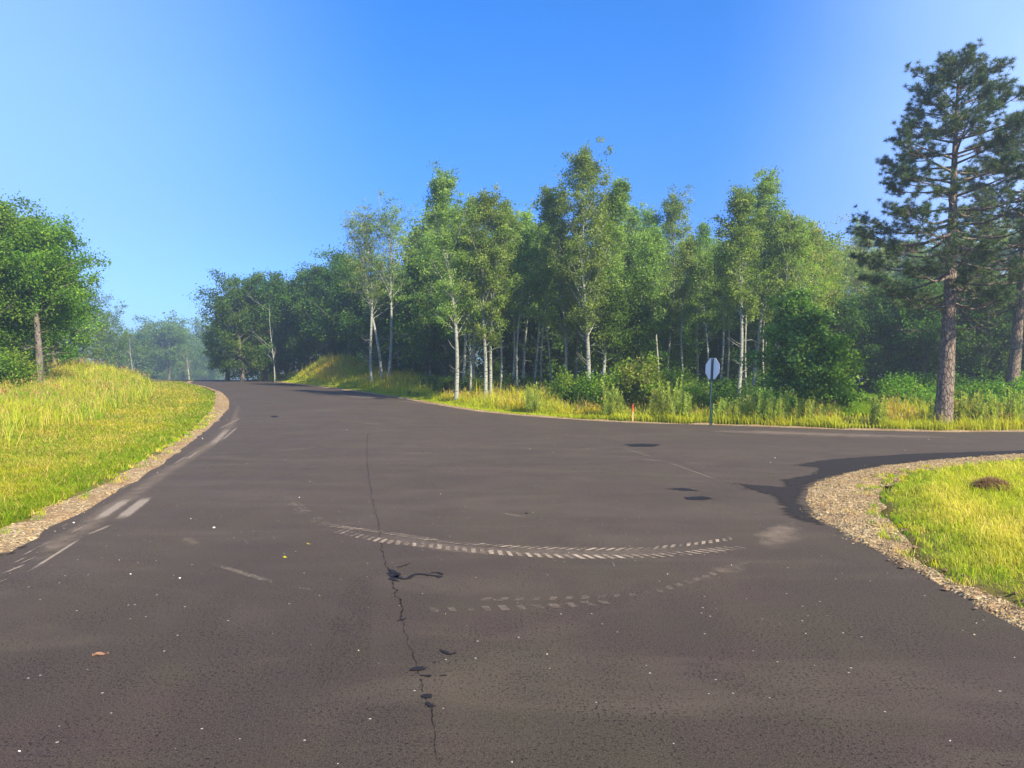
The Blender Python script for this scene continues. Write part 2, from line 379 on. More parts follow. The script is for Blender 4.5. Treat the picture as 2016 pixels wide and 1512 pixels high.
def asphalt_mat():
    m, t, out = mat('asphalt'); g = nd(t, 'ShaderNodeNewGeometry').outputs['Position']
    p = nd(t, 'ShaderNodeBsdfPrincipled'); p.inputs['Specular IOR Level'].default_value = 0.14
    big = noise(t, g, 0.45, 6, 0.65); mid = noise(t, mapping(t, g, (2.6, 0.7, 1), (0, 0, 0.18)), 1.0, 5, 0.6)
    fine = noise(t, g, 130, 3, 0.7); fine2 = noise(t, g, 55, 3, 0.7)
    c = mixc(t, ramp(t, big, [(0.42, 0.0), (0.58, 1.0)]).outputs[0], (0.036, 0.0235, 0.0205), (0.036, 0.030, 0.0175))
    c = mixc(t, ramp(t, mid, [(0.4, 0.0), (0.75, 0.55)]).outputs[0], c, (0.057, 0.044, 0.031))
    worn = noise(t, mapping(t, g, (0.9, 0.22, 1), (0, 0, 0.5)), 1.0, 4, 0.55, 0.6)
    c = mixc(t, ramp(t, worn, [(0.44, 0.0), (0.66, 0.75)]).outputs[0], c, (0.026, 0.020, 0.017))
    lt = noise(t, mapping(t, g, (0.35, 0.9, 1), (0, 0, -0.35)), 1.0, 6, 0.65, 1.2)
    c = mixc(t, ramp(t, lt, [(0.50, 0.0), (0.74, 0.7)]).outputs[0], c, (0.082, 0.064, 0.045))
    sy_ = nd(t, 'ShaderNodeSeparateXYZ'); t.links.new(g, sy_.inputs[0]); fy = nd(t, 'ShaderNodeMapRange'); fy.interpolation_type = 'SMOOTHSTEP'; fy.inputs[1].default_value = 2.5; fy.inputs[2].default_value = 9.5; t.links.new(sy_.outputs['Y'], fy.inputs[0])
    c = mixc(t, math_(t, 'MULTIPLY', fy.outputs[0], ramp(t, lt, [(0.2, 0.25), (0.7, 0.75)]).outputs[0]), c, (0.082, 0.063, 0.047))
    c = mixc(t, ramp(t, fine, [(0.46, 0.0), (0.72, 0.8)]).outputs[0], c, (0.125, 0.10, 0.078))
    pits = ramp(t, fine2, [(0.565, 0.0), (0.62, 1.0)]).outputs[0]
    cover = ramp(t, noise(t, g, 1.6, 4, 0.6), [(0.36, 0.25), (0.58, 1.0)]).outputs[0]
    c = mixc(t, math_(t, 'MULTIPLY', pits, cover), c, (0.006, 0.005, 0.005))
    v = nd(t, 'ShaderNodeTexVoronoi'); v.inputs['Scale'].default_value = 24; t.links.new(g, v.inputs['Vector'])
    bw = nd(t, 'ShaderNodeSeparateColor'); t.links.new(v.outputs['Color'], bw.inputs[0])
    sp = math_(t, 'MULTIPLY', math_(t, 'GREATER_THAN', bw.outputs[0], 0.975), math_(t, 'LESS_THAN', v.outputs['Distance'], 0.16))
    c = mixc(t, sp, c, (0.36, 0.32, 0.27))
    t.links.new(ramp(t, mid, [(0.3, 0.75), (0.7, 0.9)]).outputs[0], p.inputs['Roughness'])
    b = nd(t, 'ShaderNodeBump'); b.inputs['Strength'].default_value = 0.5; b.inputs['Distance'].default_value = 0.006
    hgt = math_(t, 'SUBTRACT', math_(t, 'MULTIPLY_ADD', fine, 0.8, math_(t, 'MULTIPLY', fine2, 0.8)), math_(t, 'MULTIPLY', pits, 0.7))
    t.links.new(hgt, b.inputs['Height']); t.links.new(b.outputs[0], p.inputs['Normal'])
    t.links.new(c, p.inputs['Base Color']); t.links.new(p.outputs[0], out.inputs[0]); return m
M['asphalt'] = asphalt_mat()

def film(name, c, scale, lo, hi, rough=0.9, stretch=(1, 1, 1), rot=0.0, spec=0.2, amount=1.0):
    """a thin film on the asphalt whose cover is broken up by noise"""
    m, t, out = mat(name); g = nd(t, 'ShaderNodeNewGeometry').outputs['Position']
    a = nd(t, 'ShaderNodeAttribute', attribute_name='fade').outputs['Fac']
    n = noise(t, mapping(t, g, stretch, (0, 0, rot)), scale, 5, 0.7)
    f = math_(t, 'ADD', n, math_(t, 'MULTIPLY_ADD', a, 0.6, -0.6))
    f = math_(t, 'MULTIPLY', ramp(t, f, [(lo, 0.0), (hi, 1.0)]).outputs[0], amount)
    p = nd(t, 'ShaderNodeBsdfPrincipled'); p.inputs['Base Color'].default_value = c + (1,); p.inputs['Roughness'].default_value = rough
    p.inputs['Specular IOR Level'].default_value = spec
    nb = noise(t, g, 80, 3, 0.7); bp = nd(t, 'ShaderNodeBump'); bp.inputs['Strength'].default_value = 0.5; bp.inputs['Distance'].default_value = 0.006
    t.links.new(nb, bp.inputs['Height']); t.links.new(bp.outputs[0], p.inputs['Normal'])
    tr = nd(t, 'ShaderNodeBsdfTransparent'); mx = nd(t, 'ShaderNodeMixShader')
    t.links.new(f, mx.inputs[0]); t.links.new(tr.outputs[0], mx.inputs[1]); t.links.new(p.outputs[0], mx.inputs[2]); t.links.new(mx.outputs[0], out.inputs[0])
    return m
M['tread_dust'] = film('tread_dust', (0.38, 0.30, 0.22), 20, 0.08, 0.50, amount=0.85)
M['faint_dust'] = film('faint_dust', (0.22, 0.17, 0.13), 18, 0.10, 0.6, amount=0.6)
M['scuff'] = film('scuff', (0.30, 0.245, 0.185), 4, 0.06, 0.52, stretch=(14, 1.6, 1), rot=0.45, amount=0.75)
M['dust'] = film('dust', (0.26, 0.20, 0.145), 3.5, 0.06, 0.62, amount=0.62)
M['tar'] = film('tar', (0.013, 0.011, 0.012), 26, 0.28, 0.42, 0.7, spec=0.2)
M['fresh'] = film('fresh_asphalt', (0.026, 0.022, 0.020), 4.5, 0.06, 0.24, 0.85, stretch=(0.5, 2.2, 1), spec=0.15, amount=0.9)
M['crack'] = film('crack', (0.010, 0.008, 0.008), 12, 0.26, 0.56, 0.9, amount=0.85)

# ------------------------------------------------------------------ the ground sheet
def sinh_axis(lo, hi, k, n):
    u = np.linspace(math.asinh(lo / k), math.asinh(hi / k), n); return k * np.sinh(u)
def cdt_sheet(poly, step, zoff, mat_, name, parent=None, rough=0.0, skirt=0.0, zf=None, jitter=0.3, adapt=None):
    poly = np.asarray(poly); x0, y0 = poly.min(0); x1, y1 = poly.max(0)
    rng = np.random.default_rng(5); pts = []
    bands = adapt or [(1e9, step)]
    prev = -1e9
    for lim, st in bands:
        a = max(y0, prev); c = min(y1, lim)
        if c > a:
            X, Y = np.meshgrid(np.arange(x0, x1, st), np.arange(a, c, st))
            pts.append(np.stack([X.ravel(), Y.ravel()], 1) + rng.uniform(-jitter, jitter, (X.size, 2)) * st)
        prev = lim
    q = np.vstack(pts); d = dline(poly, q[:, 0], q[:, 1], True); k = inside(poly, q[:, 0], q[:, 1]) & (d > step * 0.25)
    q = q[k]; n = len(poly)
    V = [Vector(p) for p in poly] + [Vector(p) for p in q]
    r = delaunay_2d_cdt(V, [], [list(range(n))], 1, 1e-5)
    v2 = np.array([tuple(p) for p in r[0]]); F = np.array([f for f in r[2] if len(f) == 3])
    z = (zf(v2[:, 0], v2[:, 1]) if zf else hb(v2[:, 0], v2[:, 1])) + zoff
    m_ = MB(); m_.add(np.column_stack([v2, z]), F)
    if skirt:
        pz = (zf(poly[:, 0], poly[:, 1]) if zf else hb(poly[:, 0], poly[:, 1])) + zoff
        a = np.column_stack([poly, pz]); b_ = a.copy(); b_[:, 2] -= skirt
        c = (a - 0); idx = np.arange(n); m_.add(np.vstack([a, b_]), np.stack([idx, (idx + 1) % n, (idx + 1) % n + n, idx + n], 1))
    return m_.obj(name, mat_, parent, smooth=False)
def densify(poly, st):
    out = []; n = len(poly)
    for i in range(n):
        a = poly[i]; b_ = poly[(i + 1) % n]; k = max(1, int(np.linalg.norm(b_ - a) / st))
        for j in range(k): out.append(a + (b_ - a) * j / k)
    return np.array(out)
rp = densify(road_poly, 0.35)
_rn = np.random.default_rng(3)
_w = (fbm(rp[:, 0] * 2.3, rp[:, 1] * 2.3, 7) - 0.5) * 0.22
_tn = np.roll(rp, -1, 0) - np.roll(rp, 1, 0); _tn /= np.linalg.norm(_tn, axis=1, keepdims=True) + 1e-9
rp_r = rp + np.column_stack([-_tn[:, 1], _tn[:, 0]]) * _w[:, None]
road = cdt_sheet(rp_r, 0.9, 0.0, M['asphalt'], 'road', skirt=0.10, adapt=[(30, 0.9), (200, 2.0)])
tag(road, kind='structure')

# ---- gravel shoulders
def offset_line(line, w, side):
    t = np.gradient(line, axis=0); t /= np.linalg.norm(t, axis=1, keepdims=True) + 1e-9
    return line + side * np.column_stack([-t[:, 1], t[:, 0]]) * np.broadcast_to(w, (len(line),))[:, None]
def grav_z(X, Y):
    d = droad(X, Y)
    return H(X, Y, d) + 0.07 * (fbm(X * 3.3, Y * 3.3, 2.0) - 0.5) + 0.035 * (fbm(X * 13, Y * 13, 5.0, 2) - 0.5) + 0.02 * sstep(0.0, 0.3, d) - 0.03 * (d < 0.03)
def res(line, st):
    s_ = np.concatenate([[0], np.cumsum(np.linalg.norm(np.diff(line, axis=0), axis=1))]); k = np.arange(0, s_[-1], st)
    return np.column_stack([np.interp(k, s_, line[:, 0]), np.interp(k, s_, line[:, 1])])
ll = res(left_edge[(left_edge[:, 1] > -6) & (left_edge[:, 1] < 72)], 0.25)
wl = 0.36 + 0.34 * (fbm(ll[:, 1] * 0.9, ll[:, 0], 3.3) - 0.5) + 0.35 * np.exp(-((ll[:, 1] - 34) / 7) ** 2)
lg_in, lg_out = offset_line(ll, -0.12, 1), offset_line(ll, wl, 1)
gl_poly = np.vstack([lg_in, lg_out[::-1]])
def grav_zl(X, Y): return grav_z(X, Y) + 0.0
sh_l = cdt_sheet(gl_poly, 0.12, 0.0, M['gravel'], 'gravel_shoulder', zf=grav_zl, adapt=[(14, 0.09), (30, 0.18), (90, 0.35)])
tag(sh_l, kind='structure')
isl = smooth_line([(3.95, -6), (3.8, 2), P(2016, 1192), P(1900, 1150), P(1800, 1088), P(1742, 1022), P(1735, 980), P(1762, 946), P(1850, 927), P(2016, 914), (13, 15.0), (30, 15.0), (60, 15.2)])
nr = near_right[(near_right[:, 1] > -6)]
gr_line = res(nr, 0.2)
is_l = res(isl, 0.2)
is_l = is_l + np.column_stack([(fbm(is_l[:, 1] * 2.2, is_l[:, 0] * 2.2, 6.6) - 0.5), (fbm(is_l[:, 1] * 2.2, is_l[:, 0] * 2.2, 8.6) - 0.5)]) * 0.35
gr_in = offset_line(gr_line, 0.12, 1)
def grav_zr(X, Y):
    z = grav_z(X, Y)
    # prints of a lugged tyre pressed into the loose stone, and a rut beside them
    c, s_ = math.cos(0.52), math.sin(0.52)
    u = (X - 6.3) * c + (Y - 12.2) * s_; v = -(X - 6.3) * s_ + (Y - 12.2) * c
    m = sstep(-1.1, -0.9, u) * (1 - sstep(1.9, 2.3, u)) * (1 - sstep(0.13, 0.2, abs(v)))
    z = z - m * 0.06 * (np.sin((u + v * 0.6) * 2 * math.pi / 0.17) > 0.1)
    z = z - 0.07 * np.exp(-((v + 0.62 + 0.1 * np.sin(u * 2)) / 0.06) ** 2) * sstep(-1.8, -1.4, u) * (1 - sstep(-0.4, 0.1, u))
    z = z - 0.05 * np.exp(-((X - 3.62 - 0.05 * np.sin(Y * 3)) / 0.07) ** 2) * (1 - sstep(6.6, 7.2, Y))
    return z
gr_poly = np.vstack([gr_in, is_l[::-1]])
sh_r = cdt_sheet(gr_poly, 0.12, 0.0, M['gravel'], 'gravel_shoulder', zf=grav_zr, adapt=[(16, 0.06), (40, 0.3)])
tag(sh_r, kind='structure')
ol = res(outer_edge[(outer_edge[:, 1] < 76)], 0.3)
wo = 0.30 + 0.3 * fbm(ol[:, 0] * 0.8, ol[:, 1] * 0.8, 1.3)
go_poly = np.vstack([offset_line(ol, -0.12, -1), offset_line(ol, wo, -1)[::-1]])
# the outer edge runs right to left, so the verge is on its right-hand side
sh_o = cdt_sheet(go_poly, 0.2, 0.0, M['gravel'], 'gravel_shoulder', zf=grav_z, adapt=[(90, 0.3)])
tag(sh_o, kind='structure')

# ---- the ground
gx = sinh_axis(-400, 400, 4.0, 430); gy = sinh_axis(-40, 420, 6.0, 360)
GX, GY = np.meshgrid(gx, gy); dr = droad(GX, GY)
GZ = H(GX, GY, dr) - 0.07 * (1 - sstep(-0.35, 0.02, dr)) * 1.0 - 0.02 * (dr < 0.3)
for _p in (gl_poly, gr_poly, go_poly):
    _in = inside(_p, GX, GY); GZ = GZ - 0.09 * _in
mb = MB(); nx, ny = len(gx), len(gy)
ii = (np.arange(ny - 1)[:, None] * nx + np.arange(nx - 1)[None, :]).ravel()
mb.add(np.stack([GX.ravel(), GY.ravel(), GZ.ravel()], 1), np.stack([ii, ii + 1, ii + nx + 1, ii + nx], 1))
tag(mb.obj('ground', M['soil'], smooth=True), kind='structure')

# ------------------------------------------------------------------ marks on the asphalt (thin films, parts of the road)
def film_obj(name, quads, mat_, z):
    """quads: list of (4x2 points, 4 fades)"""
    m_ = MB(); V = []; A = []
    for q, f in quads: V += list(q); A += list(f)
    V = np.array(V, float); m_.add(np.column_stack([V, hb(V[:, 0], V[:, 1]) + z]), np.arange(len(V)).reshape(-1, 4), None, np.array(A))
    return m_.obj(name, mat_, road)
def strip(line, w, fade_end=True, core=1.0, st=0.12, rag=0.0):
    """a ribbon with a soft edge; w may vary along it"""
    l = res(np.asarray(line, float), st)
    if len(l) < 3: l = res(np.asarray(line, float), st / 4)
    n = len(l); w = np.interp(np.linspace(0, 1, n), np.linspace(0, 1, len(np.atleast_1d(w))), np.atleast_1d(w)) if np.ndim(w) else np.full(n, w)
    t = np.gradient(l, axis=0); t /= np.linalg.norm(t, axis=1, keepdims=True) + 1e-9; nn = np.column_stack([-t[:, 1], t[:, 0]])
    if rag:
        l = l + nn * ((fbm(l[:, 0] * 9, l[:, 1] * 9, 3.7) - 0.5) * 2 * rag)[:, None]; w = w * (0.35 + 1.3 * fbm(l[:, 0] * 17 + 5, l[:, 1] * 17, 8.1))
    e = np.ones(n) * core
    if fade_end: e = e * np.clip(np.minimum(np.arange(n), n - 1 - np.arange(n)) / max(2, n * 0.25), 0, 1)
    rows = [(l + nn * (k * w / 2)[:, None], e * c) for k, c in ((-1, 0), (-0.4, 1), (0.4, 1), (1, 0))]
    Q = []
    for a in range(3):
        for i in range(n - 1):
            Q.append(((rows[a][0][i], rows[a][0][i + 1], rows[a + 1][0][i + 1], rows[a + 1][0][i]), (rows[a][1][i], rows[a][1][i + 1], rows[a + 1][1][i + 1], rows[a + 1][1][i])))
    return Q
def blob(poly_px, name, mat_, z, soft=0.12, st=0.15, world=False):
    poly = np.array([P(*q) for q in poly_px]) if not world else np.array(poly_px)
    poly = densify(poly, st); x0, y0 = poly.min(0); x1, y1 = poly.max(0)
    X, Y = np.meshgrid(np.arange(x0, x1, st), np.arange(y0, y1, st)); q = np.stack([X.ravel(), Y.ravel()], 1)
    d = dline(poly, q[:, 0], q[:, 1], True); q = q[inside(poly, q[:, 0], q[:, 1]) & (d > st * 0.3)]
    r = delaunay_2d_cdt([Vector(p) for p in poly] + [Vector(p) for p in q], [], [list(range(len(poly)))], 1, 1e-6)
    v = np.array([tuple(p) for p in r[0]]); F = np.array([f for f in r[2] if len(f) == 3])
    f = np.clip(dline(poly, v[:, 0], v[:, 1], True) / soft, 0, 1)
    m_ = MB(); m_.add(np.column_stack([v, hb(v[:, 0], v[:, 1]) + z]), F, None, f); return m_.obj(name, mat_, road)

# fresh dark asphalt round the right-hand corner
blob([(1427, 948), (1480, 953), (1534, 957), (1528, 943), (1580, 936), (1604, 922), (1553, 916), (1614, 905), (1675, 900), (1797, 892), (2016, 886), (2150, 882), (2150, 890), (2016, 894), (1850, 906), (1750, 917), (1650, 938), (1604, 953), (1586, 985), (1606, 1010), (1655, 1045), (1764, 1106), (1904, 1180), (2010, 1240), (2120, 1320), (2060, 1290), (1880, 1185), (1740, 1105), (1660, 1062), (1600, 1036), (1528, 1015), (1522, 991), (1507, 976), (1461, 964)], 'asphalt_patch', M['fresh'], 0.004, 0.28, 0.10)
blob([(-60, 1100), (0, 1086), (60, 1062), (90, 1050), (60, 1078), (0, 1106), (-60, 1135)], 'asphalt_patch', M['fresh'], 0.004, 0.2, 0.06)
for c in ([(1225, 875), (1260, 873), (1305, 875), (1290, 880), (1240, 880)], [(1340, 979), (1380, 976), (1412, 981), (1390, 986), (1350, 985)], [(1300, 962), (1350, 960), (1390, 968), (1340, 967)], [(1020, 1010), (1040, 1008), (1050, 1012), (1030, 1014)], [(530, 819), (545, 818), (552, 821), (535, 823)]):
    blob(c, 'tar_patch', M['tar'], 0.0045, 0.05, 0.05)
def pxl(*pts): return smooth_line([P(*p) for p in pts], 5)
tarq = []
for pts, w in (([(766, 1128), (780, 1136), (800, 1140), (812, 1134), (830, 1131), (845, 1133), (868, 1138)], [0.03, 0.06, 0.045, 0.035, 0.05, 0.03, 0.07]),
               ([(768, 1122), (776, 1128), (792, 1132), (770, 1140), (788, 1146)], [0.03, 0.06, 0.03, 0.06, 0.02]),
               ([(780, 1117), (800, 1112), (808, 1110)], [0.015, 0.03, 0.01]), ([(845, 1131), (862, 1128), (872, 1133)], [0.02, 0.03, 0.02]),
               ([(864, 1280), (875, 1285), (888, 1288), (895, 1284)], [0.012, 0.035, 0.03, 0.01]), ([(782, 1222), (792, 1221), (800, 1218)], [0.02, 0.04, 0.01]),
               ([(817, 1322), (823, 1318), (835, 1318), (843, 1316)], [0.05, 0.085, 0.06, 0.01]), ([(826, 1334), (848, 1335)], [0.02, 0.025]), ([(866, 1332), (882, 1331)], [0.01, 0.018]),
               ([(830, 1370), (838, 1372), (848, 1376)], [0.02, 0.06, 0.02]), ([(838, 1384), (842, 1395)], [0.025, 0.03]), ([(852, 1305), (858, 1303)], [0.01, 0.015])):
    tarq += strip(pxl(*pts), np.array(w) * 1.5, False, st=0.012, rag=0.045)
film_obj('tar_patch', tarq, M['tar'], 0.0052)
seamq = strip(pxl((724, 855), (722, 900), (728, 950), (737, 1000), (745, 1040), (752, 1080), (768, 1130), (786, 1190), (790, 1225)), np.array([0.05, 0.028, 0.024, 0.026, 0.022, 0.030]) * 0.85, False, 0.84, 0.03, 0.035)
seamq += strip(pxl((790, 1225), (808, 1280), (825, 1340), (846, 1400), (862, 1470), (880, 1560)), np.array([0.016, 0.012, 0.016, 0.010, 0.012]) * 0.9, False, 0.84, 0.02, 0.025)
film_obj('seam', seamq, M['crack'], 0.0035)
film_obj('seam', strip(pxl((1330, 905), (1380, 930), (1430, 950), (1470, 966)), 0.03, False, 0.7) + strip(pxl((560, 835), (700, 828), (850, 822)), 0.05, True, 0.6), M['crack'], 0.0035)

M['coarse'] = film('coarse_texture', (0.008, 0.007, 0.007), 55, 0.50, 0.64, 0.95, stretch=(1.5, 0.6, 1), rot=-0.15, amount=0.6)
film_obj('seam', strip(pxl((720, 1080), (705, 1160), (690, 1240), (680, 1330), (670, 1430), (660, 1560)), np.array([0.2, 0.4, 0.5, 0.6, 0.7, 0.75]), True, 0.95) + strip(pxl((775, 1150), (795, 1230), (820, 1330), (850, 1430), (875, 1560)), np.array([0.10, 0.14, 0.18, 0.2, 0.24]), True, 0.85)
         + strip(pxl((1250, 1290), (1400, 1330), (1560, 1380), (1700, 1440)), np.array([0.3, 0.5, 0.5, 0.4]), True, 0.95) + strip(pxl((1000, 1200), (1040, 1330), (1060, 1500)), np.array([0.3, 0.5, 0.4]), True, 0.9), M['coarse'], 0.0030)
def treads(up, lo, lug_l, lug_w, pitch, strength, mat_, slant=0.9, name='tyre_track'):
    Q = []; rg = np.random.default_rng(8)
    for k, ln in enumerate((up, lo)):
        l = res(pxl(*ln), 0.01); st = int(pitch / 0.01); t = np.gradient(l, axis=0); t /= np.linalg.norm(t, axis=1, keepdims=True)
        n = len(l)
        for i in range(k * st // 2, n, st):
            c = l[i]; tt = t[i]; nn = np.array([-tt[1], tt[0]])
            sl = slant if k == 0 else -slant * 0.55
            ax = nn + tt * sl; ax /= np.linalg.norm(ax)
            ln_ = lug_l * rg.uniform(0.85, 1.1) * (0.8 if k == 0 else 1.0); w = lug_w * rg.uniform(0.85, 1.15)
            f = strength * rg.uniform(0.5, 1.0) * float(0.50 + 0.85 * fbm(c[0] * 1.6, c[1] * 1.6, 15.0)) * min(1, (i + 20) / (n * 0.06 + 1), (n - i + 10) / (n * 0.06 + 1))
            s0, s1 = -ln_ / 2, ln_ / 2
            us = [-w / 2, -w * 0.3, w * 0.3, w / 2]; vs = [s0, s0 + ln_ * 0.12, s1 - ln_ * 0.12, s1]
            for a in range(3):
                for b_ in range(3):
                    pts = []; fs = []
                    for (p_, q_) in ((a, b_), (a + 1, b_), (a + 1, b_ + 1), (a, b_ + 1)):
                        pts.append(c + tt * us[p_] + ax * vs[q_]); fs.append(f if 0 < p_ < 3 and 0 < q_ < 3 else f * 0.45)
                    Q.append((pts, fs))
    return film_obj(name, Q, mat_, 0.006)
treads([(640, 1030), (658, 1036), (762, 1050), (882, 1068), (964, 1074), (1045, 1079), (1155, 1082), (1264, 1081), (1373, 1071), (1455, 1059)],
       [(665, 1045), (690, 1052), (762, 1067), (850, 1076), (936, 1085), (1018, 1092), (1100, 1096), (1209, 1097), (1291, 1095), (1373, 1088), (1460, 1078)], 0.19, 0.054, 0.092, 1.0, M['tread_dust'])
treads([(556, 968), (580, 990), (605, 1008), (640, 1030)], [(566, 980), (600, 1010), (625, 1028), (650, 1042)], 0.2, 0.05, 0.10, 0.45, M['tread_dust'])
treads([(958, 1181), (1100, 1179), (1264, 1170), (1360, 1145), (1427, 1123)], [(838, 1202), (964, 1199), (1100, 1194), (1209, 1185)], 0.12, 0.07, 0.12, 1.0, M['faint_dust'], 0.4)
film_obj('tyre_track', strip(pxl((650, 1042), (762, 1060), (900, 1081), (1045, 1088), (1209, 1092), (1373, 1080), (1458, 1068)), 0.46, True, 0.75), M['faint_dust'], 0.0042)
# dusty scuffs
sc = []
for a, b_, w, c in (((183, 1029), (258, 979), 0.17, 1.15), ((229, 1028), (296, 976), 0.20, 1.15), ((410, 883), (452, 842), 0.24, 0.85), ((432, 872), (470, 838), 0.12, 0.75), ((366, 905), (392, 888), 0.05, 1), ((340, 915), (368, 898), 0.04, 1),
                    ((50, 1130), (165, 1057), 0.05, 1.1), ((165, 1057), (228, 1030), 0.07, 0.8), ((40, 1097), (84, 1073), 0.025, 1), ((20, 1112), (60, 1094), 0.03, 0.9), ((0, 1132), (55, 1110), 0.04, 1), ((-30, 1170), (10, 1150), 0.04, 1),
                    ((135, 1053), (170, 1034), 0.02, 0.9), ((172, 1022), (184, 1015), 0.02, 1), ((236, 965), (257, 954), 0.03, 1), ((118, 1040), (140, 1028), 0.02, 0.8), ((90, 1120), (115, 1107), 0.02, 0.8), ((-10, 1150), (30, 1135), 0.025, 1), ((60, 1085), (110, 1062), 0.02, 0.8), ((30, 1115), (80, 1092), 0.02, 0.8),
                    ((500, 895), (640, 878), 0.10, 0.5), ((775, 895), (870, 890), 0.04, 0.9), ((735, 935), (800, 938), 0.07, 0.6), ((1255, 905), (1310, 908), 0.12, 0.75), ((1350, 948), (1400, 949), 0.05, 0.8), ((1090, 905), (1180, 880), 0.05, 0.45), ((560, 812), (700, 806), 0.1, 0.9), ((700, 806), (870, 812), 0.1, 0.6),
                    ((705, 833), (760, 836), 0.12, 0.9), ((530, 814), (600, 810), 0.05, 0.9), ((675, 781), (760, 783), 0.8, 0.95), ((760, 787), (900, 800), 0.5, 0.55), ((410, 1108), (560, 1155), 0.10, 0.5), ((560, 1155), (640, 1165), 0.06, 0.4), ((984, 1010), (1040, 1020), 0.10, 0.5),
                    ((1220, 880), (1300, 905), 0.12, 0.45), ((1300, 905), (1440, 955), 0.08, 0.5), ((960, 945), (1150, 905), 0.05, 0.35), ((420, 850), (480, 820), 0.2, 0.6), ((1500, 880), (1570, 878), 0.08, 0.6), ((1025, 1150), (1060, 1151), 0.012, 1), ((1660, 862), (1700, 861), 0.04, 1), ((1420, 848), (1440, 849), 0.12, 1)):
    sc += strip(smooth_line([P(*a), P(*b_)], 6), w, True, c, 0.06)
film_obj('dust_streak', sc, M['scuff'], 0.0048)
for c, s_ in (([(1470, 1050), (1500, 1035), (1550, 1022), (1600, 1040), (1600, 1058), (1560, 1078), (1500, 1085), (1480, 1070)], 0.25),
              ([(330, 1050), (370, 1050), (420, 1075), (400, 1090), (350, 1080)], 0.2),
              ([(1380, 846), (1500, 845), (1700, 852), (1900, 858), (1900, 866), (1700, 864), (1500, 858), (1350, 850)], 1.2),
              ([(1340, 1130), (1430, 1105), (1500, 1100), (1480, 1130), (1400, 1150), (1340, 1155)], 0.3),
              ([(60, 1075), (200, 990), (330, 912), (400, 870), (440, 838), (462, 800), (470, 790), (478, 800), (470, 838), (430, 878), (340, 940), (220, 1030), (80, 1130), (20, 1150)], 0.25)):
    blob(c, 'dust_film', M['dust'], 0.0038, s_, 0.15)

# ------------------------------------------------------------------ scattered stones
def pebbles(mb, X, Y, Z, R, rng, cols):
    N = len(X); o8 = np.array([(1, 0, 0), (0, 1, 0), (-1, 0, 0), (0, -1, 0), (0, 0, 1), (0, 0, -1)], float)
    f8 = np.array([(0, 1, 4), (1, 2, 4), (2, 3, 4), (3, 0, 4), (1, 0, 5), (2, 1, 5), (3, 2, 5), (0, 3, 5)])
    V = o8[None] * rng.uniform(0.6, 1.2, (N, 6, 1)) * R[:, None, None] * np.stack([np.ones(N), rng.uniform(0.6, 1, N), rng.uniform(0.45, 0.8, N)], 1)[:, None, :]
    a = rng.uniform(0, 2 * math.pi, N); ca, sa = np.cos(a)[:, None], np.sin(a)[:, None]
    Vx = V[..., 0] * ca - V[..., 1] * sa; Vy = V[..., 0] * sa + V[..., 1] * ca
    V = np.stack([Vx + X[:, None], Vy + Y[:, None], V[..., 2] + Z[:, None]], -1).reshape(-1, 3)
    mb.add(V, (np.arange(N)[:, None, None] * 6 + f8[None]).reshape(-1, 3), np.repeat(cols, 6, axis=0))
rng = np.random.default_rng(11)
STONEC = np.array([(0.46, 0.34, 0.20), (0.50, 0.40, 0.26), (0.36, 0.23, 0.12), (0.42, 0.29, 0.16), (0.27, 0.18, 0.11), (0.56, 0.47, 0.33), (0.34, 0.27, 0.20)])
mb = MB()
def scatter_gravel(poly, n, ymax, zf, r0, r1, pw=1.0):
    poly = np.asarray(poly); x0, y0 = poly.min(0); x1, y1 = poly.max(0); y1 = min(y1, ymax); x1 = min(x1, 16)
    u = rng.random(n * 14); Y = np.maximum(y0, 3) + (y1 - max(y0, 3)) * u ** pw; X = rng.uniform(x0, x1, len(Y))
    k = inside(poly, X, Y); X, Y = X[k][:n], Y[k][:n]
    R = rng.uniform(r0, r1, len(X)) * rng.choice([1, 1, 1, 1.2, 1.9], len(X)) * (1 + Y / 45)
    pebbles(mb, X, Y, zf(X, Y) + R * 0.25, R, rng, STONEC[rng.integers(0, len(STONEC), len(X))] * np.array([0.88, 0.86, 0.68]) * rng.uniform(0.7, 1.1, (len(X), 1)))
scatter_gravel(gr_poly, 42000, 17, grav_zr, 0.0035, 0.0085)
scatter_gravel(gl_poly, 24000, 40, grav_zl, 0.0035, 0.009, 1.7)
# crumbs spilled over the edge and sprinkled on the asphalt
n = 5200; X = rng.uniform(-16, 16, n * 6); Y = 2.4 + 38 * rng.random(n * 6) ** 1.7
d = droad(X, Y); keep = (d < -0.05) & ((rng.random(len(d)) < 0.030 * sstep(0.38, 0.62, fbm(X * 0.7, Y * 0.7, 71))) | (rng.random(len(d)) < np.exp(d / 0.10) * 0.9))
keep &= ~((Y > 24) & (rng.random(len(d)) < 0.6))
X, Y = X[keep], Y[keep]; R = 0.0016 + 0.0050 * rng.random(len(X)) ** 2.5 * (1 + Y / 9)
pebbles(mb, X, Y, hb(X, Y) + R * 0.3, R, rng, np.array([(0.62, 0.57, 0.48), (0.5, 0.45, 0.36), (0.55, 0.50, 0.30)])[rng.integers(0, 3, len(X))])
_c = is_l[(is_l[:, 1] > 3.5) & (is_l[:, 1] < 16) & (is_l[:, 0] < 12)]; _i = rng.integers(0, len(_c), 420); X = _c[_i, 0] + rng.normal(-0.05, 0.14, 420); Y = _c[_i, 1] + rng.normal(0.0, 0.14, 420)
R = rng.uniform(0.008, 0.030, 420) * rng.choice([0.6, 1, 1.3], 420); pebbles(mb, X, Y, H(X, Y) + 0.012, R, rng, np.array([(0.17, 0.105, 0.06)]) * rng.uniform(0.6, 1.4, (420, 1)))
tag(mb.obj('loose_gravel', M['stone']), kind='stuff')

